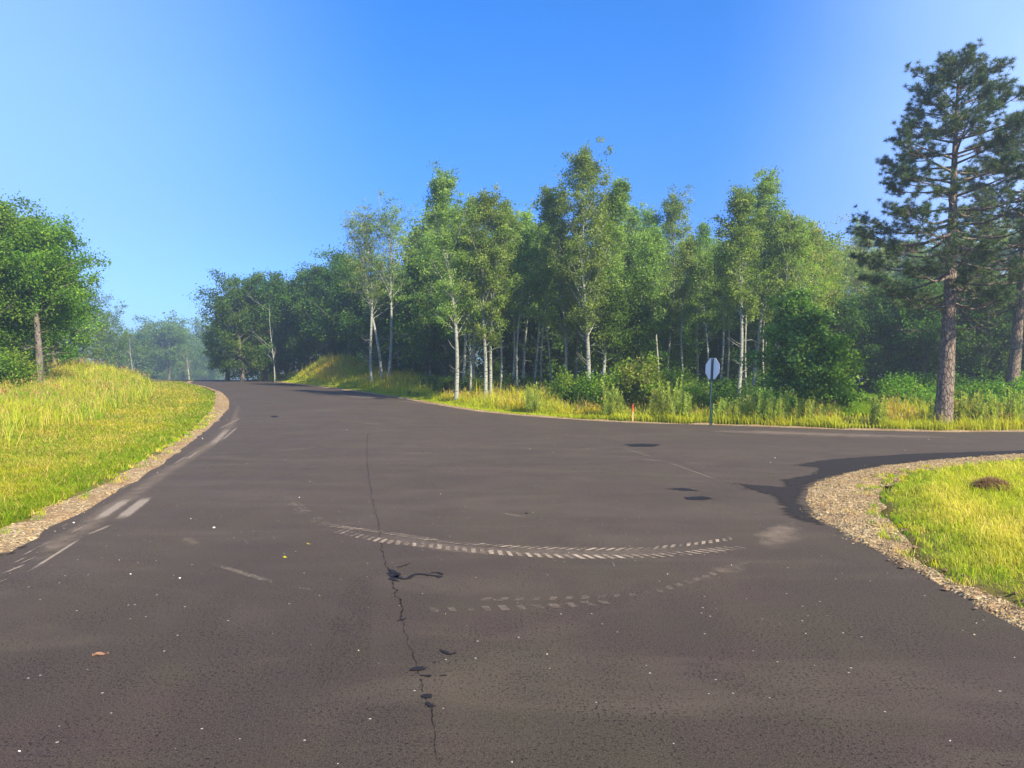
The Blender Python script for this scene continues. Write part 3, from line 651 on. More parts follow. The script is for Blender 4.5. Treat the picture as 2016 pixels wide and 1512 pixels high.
# ------------------------------------------------------------------ grass
def blades(mb, X, Y, Z, h, w, lean, col, rng, tipc=None):
    N = len(X); a = rng.uniform(0, 2 * math.pi, N); la = rng.uniform(0, 2 * math.pi, N) * 0.75 + 0.3
    D = np.stack([np.cos(a), np.sin(a), np.zeros(N)], 1) * (w / 2)[:, None]
    Ld = np.stack([np.cos(la), np.sin(la), np.zeros(N)], 1) * (lean * h)[:, None]
    B = np.stack([X, Y, Z], 1); up = np.array([0, 0, 1.0])
    Mid = B + Ld * 0.3 + up * (h * 0.58)[:, None]; Tip = B + Ld + up * (h * (1 - 0.35 * lean))[:, None]
    V = np.stack([B - D, B + D, Mid + D * 0.8, Mid - D * 0.8, Tip], 1).reshape(-1, 3)
    i = np.arange(N)[:, None] * 5
    C = np.repeat(col, 5, axis=0)
    if tipc is not None: C = C.copy(); C[4::5] = tipc
    n0 = mb.n
    mb.add(V, (i + np.array([0, 1, 2, 3])), C); mb.F.append((i + np.array([3, 2, 4])) + n0)
def heads(mb, P_, rng, col, s):
    N = len(P_); L = (s * rng.uniform(0.7, 1.4, N))[:, None]; a = rng.uniform(0, 6.28, N)
    D = np.stack([np.cos(a), np.sin(a), np.zeros(N)], 1) * L * 0.16; u = np.array([0, 0, 1.0]) + rng.normal(0, 0.25, (N, 3))
    V = np.stack([P_, P_ + u * L * 0.5 + D, P_ + u * L, P_ + u * L * 0.5 - D], 1).reshape(-1, 3)
    mb.add(V, np.arange(4 * N).reshape(-1, 4), np.repeat(col, 4, axis=0))
def dens_sample(x0, x1, y0, y1, n, pw, rng):
    """more points close to the camera: density falls as distance**-pw"""
    Y = []; 
    u = rng.random(n)
    e = 1 - pw
    Y = ((y0 ** e) + u * ((y1 ** e) - (y0 ** e))) ** (1 / e)
    X = rng.uniform(x0, x1, n); return X, Y
def mixcol(cols, wts):
    s_ = sum(wts); r = 0
    for c, w in zip(cols, wts): r = r + np.asarray(c)[None] * (w / s_)[:, None]
    return r
G_GREEN, G_LIME, G_YEL, G_ORA, G_STRAW, G_DARK = (0.17, 0.33, 0.012), (0.36, 0.47, 0.012), (0.54, 0.53, 0.018), (0.62, 0.33, 0.05), (0.68, 0.54, 0.14), (0.07, 0.13, 0.015)

rng = np.random.default_rng(21)
# left verge: mown strip by the gravel, tall grass behind it
gl_in = gl_poly
def make_left():
    mbm, mbt = MB(), MB()
    X, Y = [], []
    # sample in road-aligned offset so the visible wedge is filled
    n = 700000; y = dens_sample(0, 1, 4.5, 60, n, 1.45, rng)[1]
    xe = np.interp(y, _le[:, 1], _le[:, 0]); off = rng.random(n) ** 1.15 * np.minimum(24, 2.5 + 0.8 * y)
    x = xe - off - 0.3
    vis = x > -0.80 * y - 2.5
    x, y = x[vis], y[vis]; d = droad(x, y)
    k = (d > 0.5) & ~inside(gl_in, x, y); x, y, d = x[k], y[k], d[k]
    tall = sstep(3.4, 5.2, d + (fbm(x * 0.5, y * 0.5, 12) - 0.5) * 2.0)
    tall = tall * (1 - 0.0 * y)
    z = H(x, y, d) - 0.01
    N = len(x); wpx = np.maximum(0.0045, 0.00095 * y)
    n1 = fbm(x * 0.8, y * 0.8, 31); n2 = fbm(x * 0.28, y * 0.28, 55); n3 = fbm(x * 2.5, y * 2.5, 77)
    edge = sstep(1.6, 0.7, d) if False else 1 - sstep(0.7, 1.7, d)
    wt = [0.55 + 1.3 * edge + 2.8 * sstep(0.48, 0.58, n1), np.full(N, 0.9), 0.18 + 1.3 * sstep(0.48, 0.64, n2) * (1 - edge), 0.02 + 1.6 * tall * sstep(0.46, 0.40, n1) * sstep(5, 9, d) if False else 0.02 + 1.5 * tall * sstep(6, 10, d) * (1 - sstep(0.40, 0.50, n1)), 0.12 + 0.9 * sstep(0.52, 0.68, n3) * (1 - edge)]
    col = mixcol([G_GREEN, G_LIME, G_YEL, G_ORA, G_STRAW], wt) * rng.uniform(0.5, 1.2, (N, 1))
    dry = rng.random(N) < 0.10 + 0.12 * (1 - edge); col[dry] = np.array(G_STRAW) * rng.uniform(0.7, 1.1, (dry.sum(), 1))
    short = tall < rng.random(N)
    hs_ = np.where(short, rng.uniform(0.04, 0.17, N) * (0.5 + 0.9 * n3) * (0.4 + 1.2 * fbm(x * 6, y * 6, 43, 3)), rng.uniform(0.18, 0.80, N) * (0.45 + 1.1 * fbm(x * 1.6, y * 1.6, 47)))
    s_ = short; blades(mbm, x[s_], y[s_], z[s_], hs_[s_], wpx[s_] * 1.1, rng.uniform(0.2, 1.1, s_.sum()), col[s_], rng)
    s_ = ~short; s2 = s_ & (rng.random(N) < 0.85)
    blades(mbt, x[s2], y[s2], z[s2], hs_[s2], wpx[s2] * 0.75, rng.uniform(0.05, 0.9, s2.sum()), col[s2], rng)
    # seed heads on the tall grass
    hsel = s2 & (rng.random(N) < 0.05 + 0.22 * sstep(0.48, 0.62, n1)); Q = np.stack([x[hsel], y[hsel], z[hsel] + hs_[hsel] * 0.93], 1)
    hc = np.array([(0.34, 0.15, 0.07), (0.42, 0.26, 0.10), (0.40, 0.34, 0.12)])[rng.integers(0, 3, hsel.sum())]
    heads(mbt, Q, rng, hc * rng.uniform(0.8, 1.2, (len(hc), 1)), 0.07 + 0.0010 * y[hsel])
    tag(mbm.obj('mown_grass', M['grass']), kind='stuff'); tag(mbt.obj('tall_grass', M['grass']), kind='stuff')
make_left()
def make_island():
    m_ = MB(); n = 420000; x = rng.uniform(3.4, 16, n); y = 3.6 + 12.0 * rng.random(n) ** 1.2
    isp = np.vstack([is_l, [(60, -6)]])
    k = inside(isp, x, y) & (x < 0.85 * y + 3); x, y = x[k], y[k]
    kk = rng.random(len(x)) < np.clip(7.5 / y, 0, 1) ** 1.2; x, y = x[kk], y[kk]
    de = dline(is_l, x, y); ke = (de > 0.10 * fbm(x * 6, y * 6, 3) * 2) ; x, y, de = x[ke], y[ke], de[ke]
    N = len(x); z = H(x, y) - 0.01
    n1 = fbm(x * 0.9, y * 0.9, 131); n3 = fbm(x * 3, y * 3, 177); n2 = fbm(x * 0.45 + 3, y * 0.45, 155)
    bare = np.exp(-(((x - 8.0) / 0.5) ** 2 + ((y - 11.2) / 0.28) ** 2))
    kb = rng.random(N) > bare * 0.9; x, y, z, n1, n3, n2, de = [q[kb] for q in (x, y, z, n1, n3, n2, de)]; N = len(x)
    ed = 1 - sstep(0.3, 0.9, de)
    wt = [0.35 + 1.2 * ed + 1.3 * sstep(0.55, 0.7, n1), np.full(N, 1.0), 0.5 + 2.5 * sstep(0.42, 0.6, n2) * (1 - ed), 0.02 + 0.2 * n3, 0.25 + 3.5 * sstep(0.44, 0.58, n2) * sstep(0.38, 0.56, n3) * (1 - 0.7 * ed)]
    col = mixcol([G_GREEN, G_LIME, G_YEL, G_ORA, G_STRAW], wt) * rng.uniform(0.55, 1.25, (N, 1))
    dry = rng.random(N) < 0.12 + 0.35 * sstep(0.5, 0.62, n2) * (1 - ed); col[dry] = np.array(G_STRAW) * rng.uniform(0.7, 1.15, (dry.sum(), 1))
    n9 = fbm(x * 9, y * 9, 41, 3); h = rng.uniform(0.05, 0.21, N) * (0.35 + 1.0 * n3) * (0.35 + 1.3 * n9) * (0.35 + 0.65 * sstep(0.0, 0.7, de))
    w = np.maximum(0.004, 0.0008 * y)
    blades(m_, x, y, z, h, w, rng.uniform(0.25, 1.3, N), col, rng)
    tag(m_.obj('island_grass', M['grass']), kind='stuff')
make_island()
def make_far():
    m_ = MB(); n = 420000
    lx = res(outer_edge[(outer_edge[:, 1] < 78)], 0.1); i = rng.integers(0, len(lx), n)
    dd = np.linalg.norm(lx, axis=1)[i]; k = rng.random(n) < np.clip(26 / dd, 0, 1) ** 0.8; i = i[k]; n = len(i)
    off = rng.random(n) ** 1.3 * np.where(lx[i][:, 0] < -5, 14.0, 9.0) + 0.3
    base = lx[i]; t = np.gradient(lx, axis=0)[i]; t /= np.linalg.norm(t, axis=1, keepdims=True)
    nn = np.column_stack([t[:, 1], -t[:, 0]])
    x = base[:, 0] + nn[:, 0] * off; y = base[:, 1] + nn[:, 1] * off; d = droad(x, y)
    k = (d > 0.30 + 0.25 * fbm(x * 1.5, y * 1.5, 3)); x, y, d = x[k], y[k], d[k]; N = len(x)
    z = H(x, y, d) - 0.01
    n1 = fbm(x * 0.7, y * 0.7, 231); n3 = fbm(x * 2, y * 2, 277)
    mown = 1 - sstep(0.8, 1.5, d); mown = mown * (1 - sstep(1.0, 5.0, x))
    inner = sstep(3.5, 6.5, d) * sstep(-9, -3, x)
    wt = [0.4 + 0.6 * n3 + 0.5 * mown + inner * 2, 0.7 + 1.2 * mown, 0.8 + 1.2 * mown + n1, 0.2 + 1.8 * sstep(0.46, 0.6, n1) * (1 - mown) * (1 - 0.5 * inner), 0.35 + 0.5 * n3 * (1 - mown), inner * 2.5]
    col = mixcol([G_GREEN, G_LIME, G_YEL, G_ORA, G_STRAW, G_DARK], wt) * rng.uniform(0.65, 1.2, (N, 1))
    h = (0.06 + 0.05 * rng.random(N)) * mown + (1 - mown) * rng.uniform(0.2, 0.62, N) * (0.5 + n3 * 0.9) * np.where(x > 2, 0.75, 1) * np.where(rng.random(N) < 0.10, 1.7, 1.0)
    pc = 1008 + x / y * FPX; h = h * (1 - 0.62 * sstep(1645, 1668, pc) * (1 - sstep(1725, 1750, pc)))
    blades(m_, x, y, z, h, 0.0009 * y, rng.uniform(0.05, 0.7, N), col, rng)
    s_ = (h > 0.34) & (rng.random(N) < 0.10 + 0.25 * sstep(0.5, 0.62, n1)); Q = np.stack([x[s_], y[s_], z[s_] + h[s_] * 0.92], 1)
    hc = np.array([(0.36, 0.17, 0.08), (0.42, 0.28, 0.12), (0.38, 0.33, 0.14)])[rng.integers(0, 3, s_.sum())]
    heads(m_, Q, rng, hc, 0.09)
    tag(m_.obj('verge_grass', M['grass']), kind='stuff')
make_far()
def make_stray():
    m_ = MB(); r = np.random.default_rng(64)
    for poly, line, nt_, lim in ((gr_poly, is_l, 260, 17), (gl_poly, lg_out, 220, 30)):
        line = line[(line[:, 1] > 3) & (line[:, 1] < lim) & (abs(line[:, 0]) < 14)]
        i = r.integers(0, len(line), nt_); cx = line[i] + r.normal(0, 0.16, (nt_, 2)); nb = r.integers(6, 26, nt_); j = np.repeat(np.arange(nt_), nb)
        x = cx[j, 0] + r.normal(0, 0.035, len(j)); y = cx[j, 1] + r.normal(0, 0.035, len(j)); d = droad(x, y); k = d > 0.12; x, y, j = x[k], y[k], j[k]
        c = np.array([G_GREEN, G_LIME, G_YEL, G_STRAW])[r.integers(0, 4, nt_)][j] * r.uniform(0.6, 1.1, (len(j), 1))
        blades(m_, x, y, H(x, y) + 0.0, r.uniform(0.03, 0.12, len(j)), np.maximum(0.004, 0.0008 * y), r.uniform(0.4, 1.4, len(j)), c, r)
    n = 900; x = r.uniform(3.3, 9, n); y = r.uniform(4, 14, n); k = inside(gr_poly, x, y); x, y = x[k], y[k]
    blades(m_, x, y, grav_zr(x, y) + 0.006, r.uniform(0.02, 0.05, len(x)), np.full(len(x), 0.004), np.full(len(x), 2.6), np.array([G_STRAW] * len(x)) * r.uniform(0.5, 0.9, (len(x), 1)), r)
    tag(m_.obj('shoulder_grass', M['grass']), kind='stuff')
make_stray()

# ------------------------------------------------------------------ trees
LEAFC = {'bank': np.array([(0.065, 0.120, 0.018), (0.085, 0.150, 0.022), (0.05, 0.095, 0.016), (0.11, 0.17, 0.03)]),  # bank: oak greens brightened, sunlight on the left crowns put into the colour
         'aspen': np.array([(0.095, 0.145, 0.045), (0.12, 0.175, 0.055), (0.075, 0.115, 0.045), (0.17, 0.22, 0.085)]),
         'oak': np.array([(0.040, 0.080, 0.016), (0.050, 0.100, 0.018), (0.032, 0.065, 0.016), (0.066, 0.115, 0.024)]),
         'shrub': np.array([(0.07, 0.14, 0.02), (0.09, 0.17, 0.025), (0.13, 0.19, 0.035), (0.055, 0.11, 0.02)]),
         'lime': np.array([(0.14, 0.20, 0.035), (0.10, 0.16, 0.028), (0.19, 0.23, 0.06), (0.17, 0.17, 0.08)]),
         'hazy': np.array([(0.07, 0.12, 0.04), (0.09, 0.14, 0.05), (0.06, 0.10, 0.035), (0.10, 0.15, 0.05)])}
def tree_mesh(seed, Ht, cb, R, sp='aspen', lean=(0, 0), leaf=0.075, nprim=34, nleaf=46, tr=0.13, up=45, prof='spire', clu=0.235, bare=6, bow=0.15, off=(0, 0), sub=6, stop=0.97, density=1.0):
    """returns (trunk, crown) builders, base at the origin"""
    r = np.random.default_rng(seed); T, L = MB(), MB()
    n = 16; t = np.linspace(0, 1, n); ph = r.uniform(0, 6.28, 2)
    wob = Ht * 0.012
    cx = lean[0] * t ** 1.3 + wob * np.sin(t * 6 + ph[0]) - wob * math.sin(ph[0]) * (1 - t); cy_ = lean[1] * t ** 1.3 + wob * np.sin(t * 5 + ph[1]) - wob * math.sin(ph[1]) * (1 - t)
    path = np.stack([cx, cy_, t * Ht * stop - 0.15 * (t == 0)], 1)
    rr = tr * (0.76 if sp in ('aspen', 'lime') else 1.0) * (1 - t) ** 0.75 * 0.9 + 0.012; rr[0] *= 1.3
    tube(T, path, rr, 9)
    at_ = lambda q: np.array([np.interp(q, t, path[:, k]) for k in range(3)])
    C = []; W_ = []
    for i in range(nprim):
        q = cb + (1 - cb) * ((i + r.uniform(0.1, 0.9)) / nprim) ** 0.92 * 0.97
        u = (q - cb) / (1 - cb)
        if prof == 'spire': w = (1 - u) ** 0.62 * (0.45 + 0.55 * min(1, u / 0.22))
        elif prof == 'dome': w = math.sqrt(max(0.02, 1 - (u * 0.97) ** 2.2)) * (0.7 + 0.3 * min(1, u / 0.2))
        elif prof == 'top': w = (0.25 + 0.75 * math.sin(math.pi * min(1, 0.15 + u * 0.8)))
        elif prof == 'cone': w = (1 - u) ** 0.8
        w *= r.uniform(0.55, 1.2)
        az = i * 2.39996 + r.uniform(-0.5, 0.5); el = rad(up) + r.uniform(-0.25, 0.3) + u * 0.35
        ln = max(0.35, R * w / max(0.35, math.cos(el)))
        ln = min(ln, R * 1.5)
        d0 = np.array([math.cos(az) * math.cos(el), math.sin(az) * math.cos(el), math.sin(el)])
        s_ = np.linspace(0, 1, 6)[:, None]
        side = r.normal(0, 0.12, 3)
        pts = at_(q) + d0 * ln * s_ + side * ln * s_ ** 2 + np.array([0, 0, bow]) * ln * s_ ** 2
        br = max(0.012, np.interp(q, t, rr) * 0.42)
        tube(T, pts, np.linspace(br, 0.006, 6), 5)
        for k in range(sub):
            f = 0.32 + 0.68 * (k + r.random()) / sub
            b0 = np.array([np.interp(f, s_[:, 0], pts[:, c]) for c in range(3)])
            dd = d0 * 0.6 + r.normal(0, 0.6, 3); dd /= np.linalg.norm(dd)
            l2 = (0.18 + 0.25 * r.random()) * ln * (1.15 - f * 0.5) + 0.1
            e = b0 + dd * l2
            tube(T, np.stack([b0, (b0 + e) / 2 + r.normal(0, 0.03, 3), e]), [0.008, 0.006, 0.003], 3)
            C.append(e); W_.append(1.0); C.append(b0 * 0.5 + e * 0.5 + r.normal(0, 0.1, 3)); W_.append(0.6)
    for k in range(8):
        C.append(at_(1 - 0.012 * k * 1.5) + r.normal(0, 0.10 + 0.012 * k, 3)); W_.append(0.5)
    for k in range(bare):
        q = r.uniform(0.12, cb + 0.12); az = r.uniform(0, 6.28); ln = R * r.uniform(0.25, 0.7)
        d0 = np.array([math.cos(az), math.sin(az), r.uniform(0.1, 0.8)]); s_ = np.linspace(0, 1, 5)[:, None]
        pts = at_(q) + d0 * ln * s_ + r.normal(0, 0.15, 3) * ln * s_ ** 2; tube(T, pts, np.linspace(0.018, 0.004, 5), 4)
        for _ in range(3):
            b0 = pts[r.integers(1, 4)]; tube(T, np.stack([b0, b0 + (d0 + r.normal(0, 0.6, 3)) * ln * 0.3]), [0.006, 0.003], 3)
    C = np.array(C); W_ = np.array(W_); per = np.maximum(4, (nleaf * W_ * density * r.uniform(0.6, 1.4, len(C)))).astype(int)
    idx = np.repeat(np.arange(len(C)), per); cr = clu * r.uniform(0.6, 1.25, len(C))
    Pn = C[idx] + r.normal(size=(len(idx), 3)) * (cr[idx] * 0.62)[:, None] * np.array([1, 1, 0.72])
    pal = LEAFC[sp]; cc = pal[r.integers(0, len(pal), len(C))] * r.uniform(0.82, 1.2, (len(C), 1))
    col = cc[idx] * r.uniform(0.8, 1.25, (len(idx), 1))
    leaves(L, Pn, leaf, r, col, flat=0.3, aspect=0.85)
    return T, L
_cache = {}
def put_tree(name, label, cat, group, x, y, T, L, barkm, rz=0.0, scale=(1, 1, 1), z=None):
    e = empty(name, (x, y, (Hs(x, y) if z is None else z)), rz); e.scale = scale; tag(e, label, cat, group)
    for nm, mbx, m_ in (('trunk', T, barkm), ('crown', L, M['leaf'])):
        me = mbx if isinstance(mbx, bpy.types.Mesh) else mbx.mesh(nm, m_, nm == 'trunk')
        o_ = bpy.data.objects.new(nm, me); COL.objects.link(o_); o_.parent = e
    return e
G_ASP = 'aspens along the edge of the wood'
def aspen(px, Yd, tx, ty, R, cb, seed, label, **kw):
    """a tree whose foot is at column px and whose tip is at (tx, ty), Yd metres away"""
    x = X_at(px, Yd); zb = Hs(x, Yd); top = Z_at(ty, Yd)
    kw.setdefault('tr', 0.115); kw.setdefault('sp', 'aspen')
    T, L = tree_mesh(seed, top - zb - 0.5, cb * 0.86, R, lean=(X_at(tx, Yd) - x, 0), **kw)
    return put_tree('aspen_tree', label, 'aspen', kw.pop('grp', G_ASP) if False else G_ASP, x, Yd, T, L, M['aspen_bark'], z=zb)

aspen(898, 36, 872, 333, 1.75, 0.34, 101, 'tall leaning aspen with a single white trunk, leftmost of the main aspen row', nprim=44, tr=0.14, nleaf=58)
aspen(955, 36, 958, 362, 1.45, 0.30, 102, 'full crowned aspen on the left stem of the close white pair at the verge', nprim=42, tr=0.13, nleaf=58)
aspen(966, 36.3, 992, 385, 1.2, 0.42, 103, 'aspen on the right stem of the close white pair at the verge', nprim=34, tr=0.11)
aspen(912, 40, 905, 395, 1.3, 0.4, 104, 'aspen standing just behind the first leaning aspen', nprim=30)
aspen(934, 41, 930, 372, 1.2, 0.4, 105, 'slim aspen between the leaning aspen and the white pair', nprim=30)
aspen(1008, 41, 1012, 420, 1.0, 0.5, 106, 'thin bare-stemmed aspen right of the white pair, left of two', nprim=24, tr=0.09)
aspen(1031, 42, 1040, 402, 1.1, 0.52, 107, 'thin aspen with a long clean white stem in the middle of the wood gap', nprim=26, tr=0.10)
aspen(1050, 40, 1066, 430, 1.0, 0.5, 108, 'slender aspen, second stem of the three left of the tallest aspen', nprim=24, tr=0.085)
aspen(1067, 43, 1080, 415, 1.0, 0.5, 109, 'slender aspen, third stem of the three left of the tallest aspen', nprim=24, tr=0.085)
aspen(1112, 37, 1092, 362, 1.45, 0.30, 110, 'dense aspen with a blunt rounded top left of the tallest aspen', nprim=44, nleaf=62)
aspen(1158, 35, 1150, 285, 1.65, 0.25, 111, 'tallest aspen of the wood, its narrow tip standing clear of the rest', nprim=60, tr=0.15, nleaf=54)
aspen(1184, 35.5, 1222, 338, 1.15, 0.33, 112, 'aspen with an upright second top just right of the tallest one', nprim=44, nleaf=56)
aspen(1243, 43, 1246, 392, 1.4, 0.3, 113, 'pale hazy aspen right of the tallest pair', nprim=34)
aspen(1278, 45, 1275, 400, 1.5, 0.35, 114, 'airy aspen left of the broad pale-topped one', nprim=32)
aspen(1312, 44, 1330, 374, 1.6, 0.36, 115, 'broad pale-topped aspen standing left of the stop sign', nprim=42)
aspen(1372, 46, 1383, 428, 1.3, 0.42, 116, 'small-topped aspen right of the broad pale-topped one', nprim=28)
aspen(1408, 48, 1412, 466, 1.2, 0.45, 117, 'low aspen directly behind the stop sign', nprim=26, tr=0.09)
aspen(1430, 44, 1436, 455, 1.0, 0.5, 118, 'thin aspen just right of the stop sign', nprim=22, tr=0.08)
aspen(1452, 32.5, 1466, 360, 1.25, 0.48, 119, 'white aspen with the brightest bare trunk, right of the stop sign', nprim=40, tr=0.12, bare=12)
aspen(1481, 37, 1516, 328, 1.35, 0.45, 120, 'aspen with the highest pointed top right of the stop sign', nprim=46, tr=0.12, bare=8)
aspen(1522, 36, 1552, 420, 1.45, 0.42, 121, 'white aspen rising behind the young maple', nprim=38, tr=0.12)
aspen(1560, 41, 1578, 425, 1.5, 0.4, 122, 'lime tinted aspen over the right end of the young maple', nprim=36, sp='lime')
aspen(1592, 43, 1604, 440, 1.4, 0.42, 123, 'right-hand lime tinted aspen of the main row', nprim=34, sp='lime')
aspen(1622, 46, 1634, 500, 1.3, 0.4, 124, 'last low aspen at the right end of the main row', nprim=30, sp='lime')
aspen(1500, 47, 1500, 400, 1.5, 0.4, 125, 'aspen filling in behind the pointed top', nprim=34)
for _k, (_px, _y, _ty, _lb) in enumerate(((985, 38.5, 455, 'very thin pale stem just right of the close white pair'), (1020, 38, 440, 'pale bare stem between the two thin aspens of the gap'), (1085, 39, 440, 'pale pole-like aspen under the blunt rounded top'), (1130, 39, 430, 'pale stem just left of the tallest aspen trunk'),
        (1228, 39, 450, 'thin pale stem behind the bulging oak'), (1262, 38, 445, 'thin pale stem behind the tallest shrub'), (1296, 38.5, 430, 'leaning pale stem left of the broad pale-topped aspen'), (1345, 39, 455, 'thin stem midway between pale-topped aspen and sign'), (1392, 38, 480, 'straight thin stem left behind the sign'), (1416, 38, 470, 'straight thin stem right behind the sign'),
        (1470, 40, 420, 'thin stem beside the brightest bare trunk'), (1505, 40, 430, 'thin stem at the left edge of the young maple'), (925, 38, 440, 'thin pale stem right of the leaning aspen'), (1545, 42, 430, 'thin stem rising above the middle of the young maple'))):
    aspen(_px, _y, _px + (8 if _k % 2 else -6), _ty, 0.75, 0.55, 150 + _k, _lb, nprim=20, tr=0.075, nleaf=34, bare=4)
aspen(1205, 43, 1190, 385, 1.5, 0.35, 126, 'aspen half hidden behind the tallest pair', nprim=34)
# three tall sparse aspens on the mound to the left
for px, tx, ty, sd, lb in ((732, 722, 428, 131, 'left one of the three tall sparse aspens on the grassy mound'), (751, 708, 445, 132, 'middle leaning one of the three tall sparse aspens on the grassy mound'), (765, 775, 418, 133, 'right one of the three tall sparse aspens on the grassy mound, nearest the wood')):
    aspen(px, 47, tx, ty, 1.55, 0.52, sd, lb, nprim=30, prof='top', nleaf=30, tr=0.13, bare=8, density=0.85)
aspen(812, 52, 808, 500, 1.3, 0.4, 134, 'low thin aspen in the gap left of the leaning aspen', nprim=26, nleaf=34)
aspen(848, 48, 842, 455, 1.6, 0.32, 135, 'shaded aspen filling the left flank of the main row', nprim=34)

# oaks
def oak(px, Yd, tx, ty, R, cb, seed, label, group='oaks beside the road', name='oak_tree', cat='oak', **kw):
    if group == 'oaks on the left bank': kw.setdefault('sp', 'bank')
    x = X_at(px, Yd); zb = Hs(x, Yd); top = Z_at(ty, Yd)
    a = dict(sp='oak', leaf=0.10, nprim=34, nleaf=60, tr=0.19, up=22, prof='dome', clu=0.42, bare=5, sub=6); a.update(kw)
    T, L = tree_mesh(seed, (top - zb) * 0.93, cb, R, lean=(X_at(tx, Yd) - x, 0), **a)
    return put_tree(name, label, cat, group, x, Yd, T, L, M['oak_bark'], z=zb)
GO = 'oaks on the left bank'
oak(78, 30.5, 62, 442, 1.95, 0.47, 201, 'big oak with a straight grey trunk at the edge of the left bank', GO, nprim=30, tr=0.17, nleaf=110, leaf=0.085, bare=14, clu=0.36, sub=5)
oak(88, 33, 98, 485, 1.75, 0.45, 202, 'oak close behind the big grey trunk, its limbs reaching out to the right', GO, nprim=22, tr=0.13, up=10, bare=9, nleaf=100, clu=0.34, leaf=0.085, sub=5)
oak(2, 31, 6, 424, 1.9, 0.30, 203, 'tall oak at the left edge of the picture', GO, nprim=32, nleaf=75)
oak(-60, 30, -50, 430, 2.4, 0.2, 204, 'oak only partly in the picture at the far left', GO, nprim=36)
oak(44, 31, 40, 560, 1.3, 0.35, 205, 'small pale-stemmed tree left of the big grey trunk', GO, nprim=24, tr=0.08, leaf=0.08)
oak(105, 40, 112, 560, 1.7, 0.15, 206, 'low dense oak behind the right side of the big grey trunk', GO, nprim=34)
oak(20, 38, 20, 460, 3.0, 0.12, 207, 'dark oak deep in the left wood', GO, nprim=36)
GH = 'hazy trees beyond the crest'
oak(150, 75, 150, 585, 4.0, 0.12, 211, 'hazy bushy tree behind the end of the left bank', GH, 'broadleaf_tree', 'tree', leaf=0.13, nleaf=46, sp='hazy')
oak(195, 95, 192, 640, 4.4, 0.1, 212, 'hazy rounded tree right of the left bank', GH, 'broadleaf_tree', 'tree', leaf=0.14, nleaf=46, sp='hazy')
for k, (px, Yd, ty, R, lb) in enumerate(((235, 135, 678, 5.0, 'faded low tree, leftmost of those beyond the crest'), (268, 150, 682, 5.0, 'faded low tree, second beyond the crest'), (300, 160, 676, 5.0, 'faded tree just left of the lone tall one beyond the crest'),
                                       (332, 145, 648, 4.8, 'lone taller tree standing over the others beyond the crest'), (360, 175, 684, 5.0, 'faded tree just right of the lone tall one'), (402, 190, 690, 6.0, 'rounded pale tree above the vanishing road'), (425, 230, 676, 7.0, 'palest tree, beside the dark oaks at the bend'))):
    oak(px, Yd, px + 2, ty, R, 0.1 if k != 3 else 0.3, 220 + k, lb, GH, 'broadleaf_tree', 'tree', leaf=0.26, nleaf=44, clu=0.85, sp='hazy', nprim=34, tr=0.3)
GB = 'dark oaks beyond the bend'
for k, (px, Yd, tx, ty, R, cb, lb) in enumerate(((448, 66, 452, 585, 2.0, 0.04, 'leftmost dark oak at the bend, its lobes over the road end'), (478, 64, 470, 562, 2.9, 0.05, 'broad dark oak second from the road end'), (522, 66, 520, 552, 3.0, 0.06, 'dark oak behind the pale forked dead stem'),
                                      (566, 68, 566, 555, 2.9, 0.06, 'dark oak third from the left mound'), (607, 66, 604, 545, 2.9, 0.06, 'dark oak above the left slope of the mound'), (648, 62, 645, 522, 2.8, 0.08, 'dark oak straight behind the mound top'),
                                      (690, 60, 684, 512, 2.6, 0.08, 'dark oak left of the three sparse aspens'), (740, 58, 736, 560, 2.8, 0.06, 'dark oak low behind the three sparse aspens'), (790, 56, 795, 565, 2.8, 0.05, 'dark oak right of the three sparse aspens'))):
    oak(px, Yd, tx, ty, R, cb, 240 + k, lb, GB, leaf=0.14, nleaf=52, nprim=36, clu=0.5)
# pale dead forked stem in front of the dark oaks
def dead_tree(px, Yd, ty, seed, label, spread=0.9, n=14, tr=0.09):
    r = np.random.default_rng(seed); x = X_at(px, Yd); zb = Hs(x, Yd); h = Z_at(ty, Yd) - zb; T = MB()
    t = np.linspace(0, 1, 10)
    main = np.stack([-0.25 * h * 0.3 * t + 0.05 * np.sin(t * 7), 0 * t, h * t], 1); tube(T, main, tr * (1 - t) + 0.012, 7)
    for k in range(n):
        q = r.uniform(0.1, 0.95); b0 = np.array([np.interp(q, t, main[:, c]) for c in range(3)])
        d = np.array([r.normal(0, 0.6), r.normal(0, 0.5), 1.0]); ln = h * r.uniform(0.12, 0.35) * spread; s_ = np.linspace(0, 1, 5)[:, None]
        pts = b0 + d * ln * s_ + r.normal(0, 0.15, 3) * ln * s_ ** 2; tube(T, pts, np.linspace(0.3 * tr, 0.006, 5), 4)
        for _ in range(4):
            c = pts[r.integers(1, 5)]; tube(T, np.stack([c, c + (d + r.normal(0, 0.7, 3)) * ln * 0.35]), [0.01, 0.004], 3)
    e = empty('dead_tree', (x, Yd, zb)); tag(e, label, 'dead tree'); T.obj('trunk', M['aspen_bark'], e, True)
dead_tree(541, 62, 600, 301, 'pale forked dead stem standing before the dark oaks at the bend', 0.5, 9, 0.05)
dead_tree(372, 86, 700, 302, 'small bare pale snag by the vanishing road', 1.2)
dead_tree(787, 52, 415, 303, 'bare twiggy dead top showing behind the three sparse aspens', 0.6, 22, 0.05)
dead_tree(262, 110, 660, 304, 'thin bare pole above the faded trees beyond the crest', 0.3)

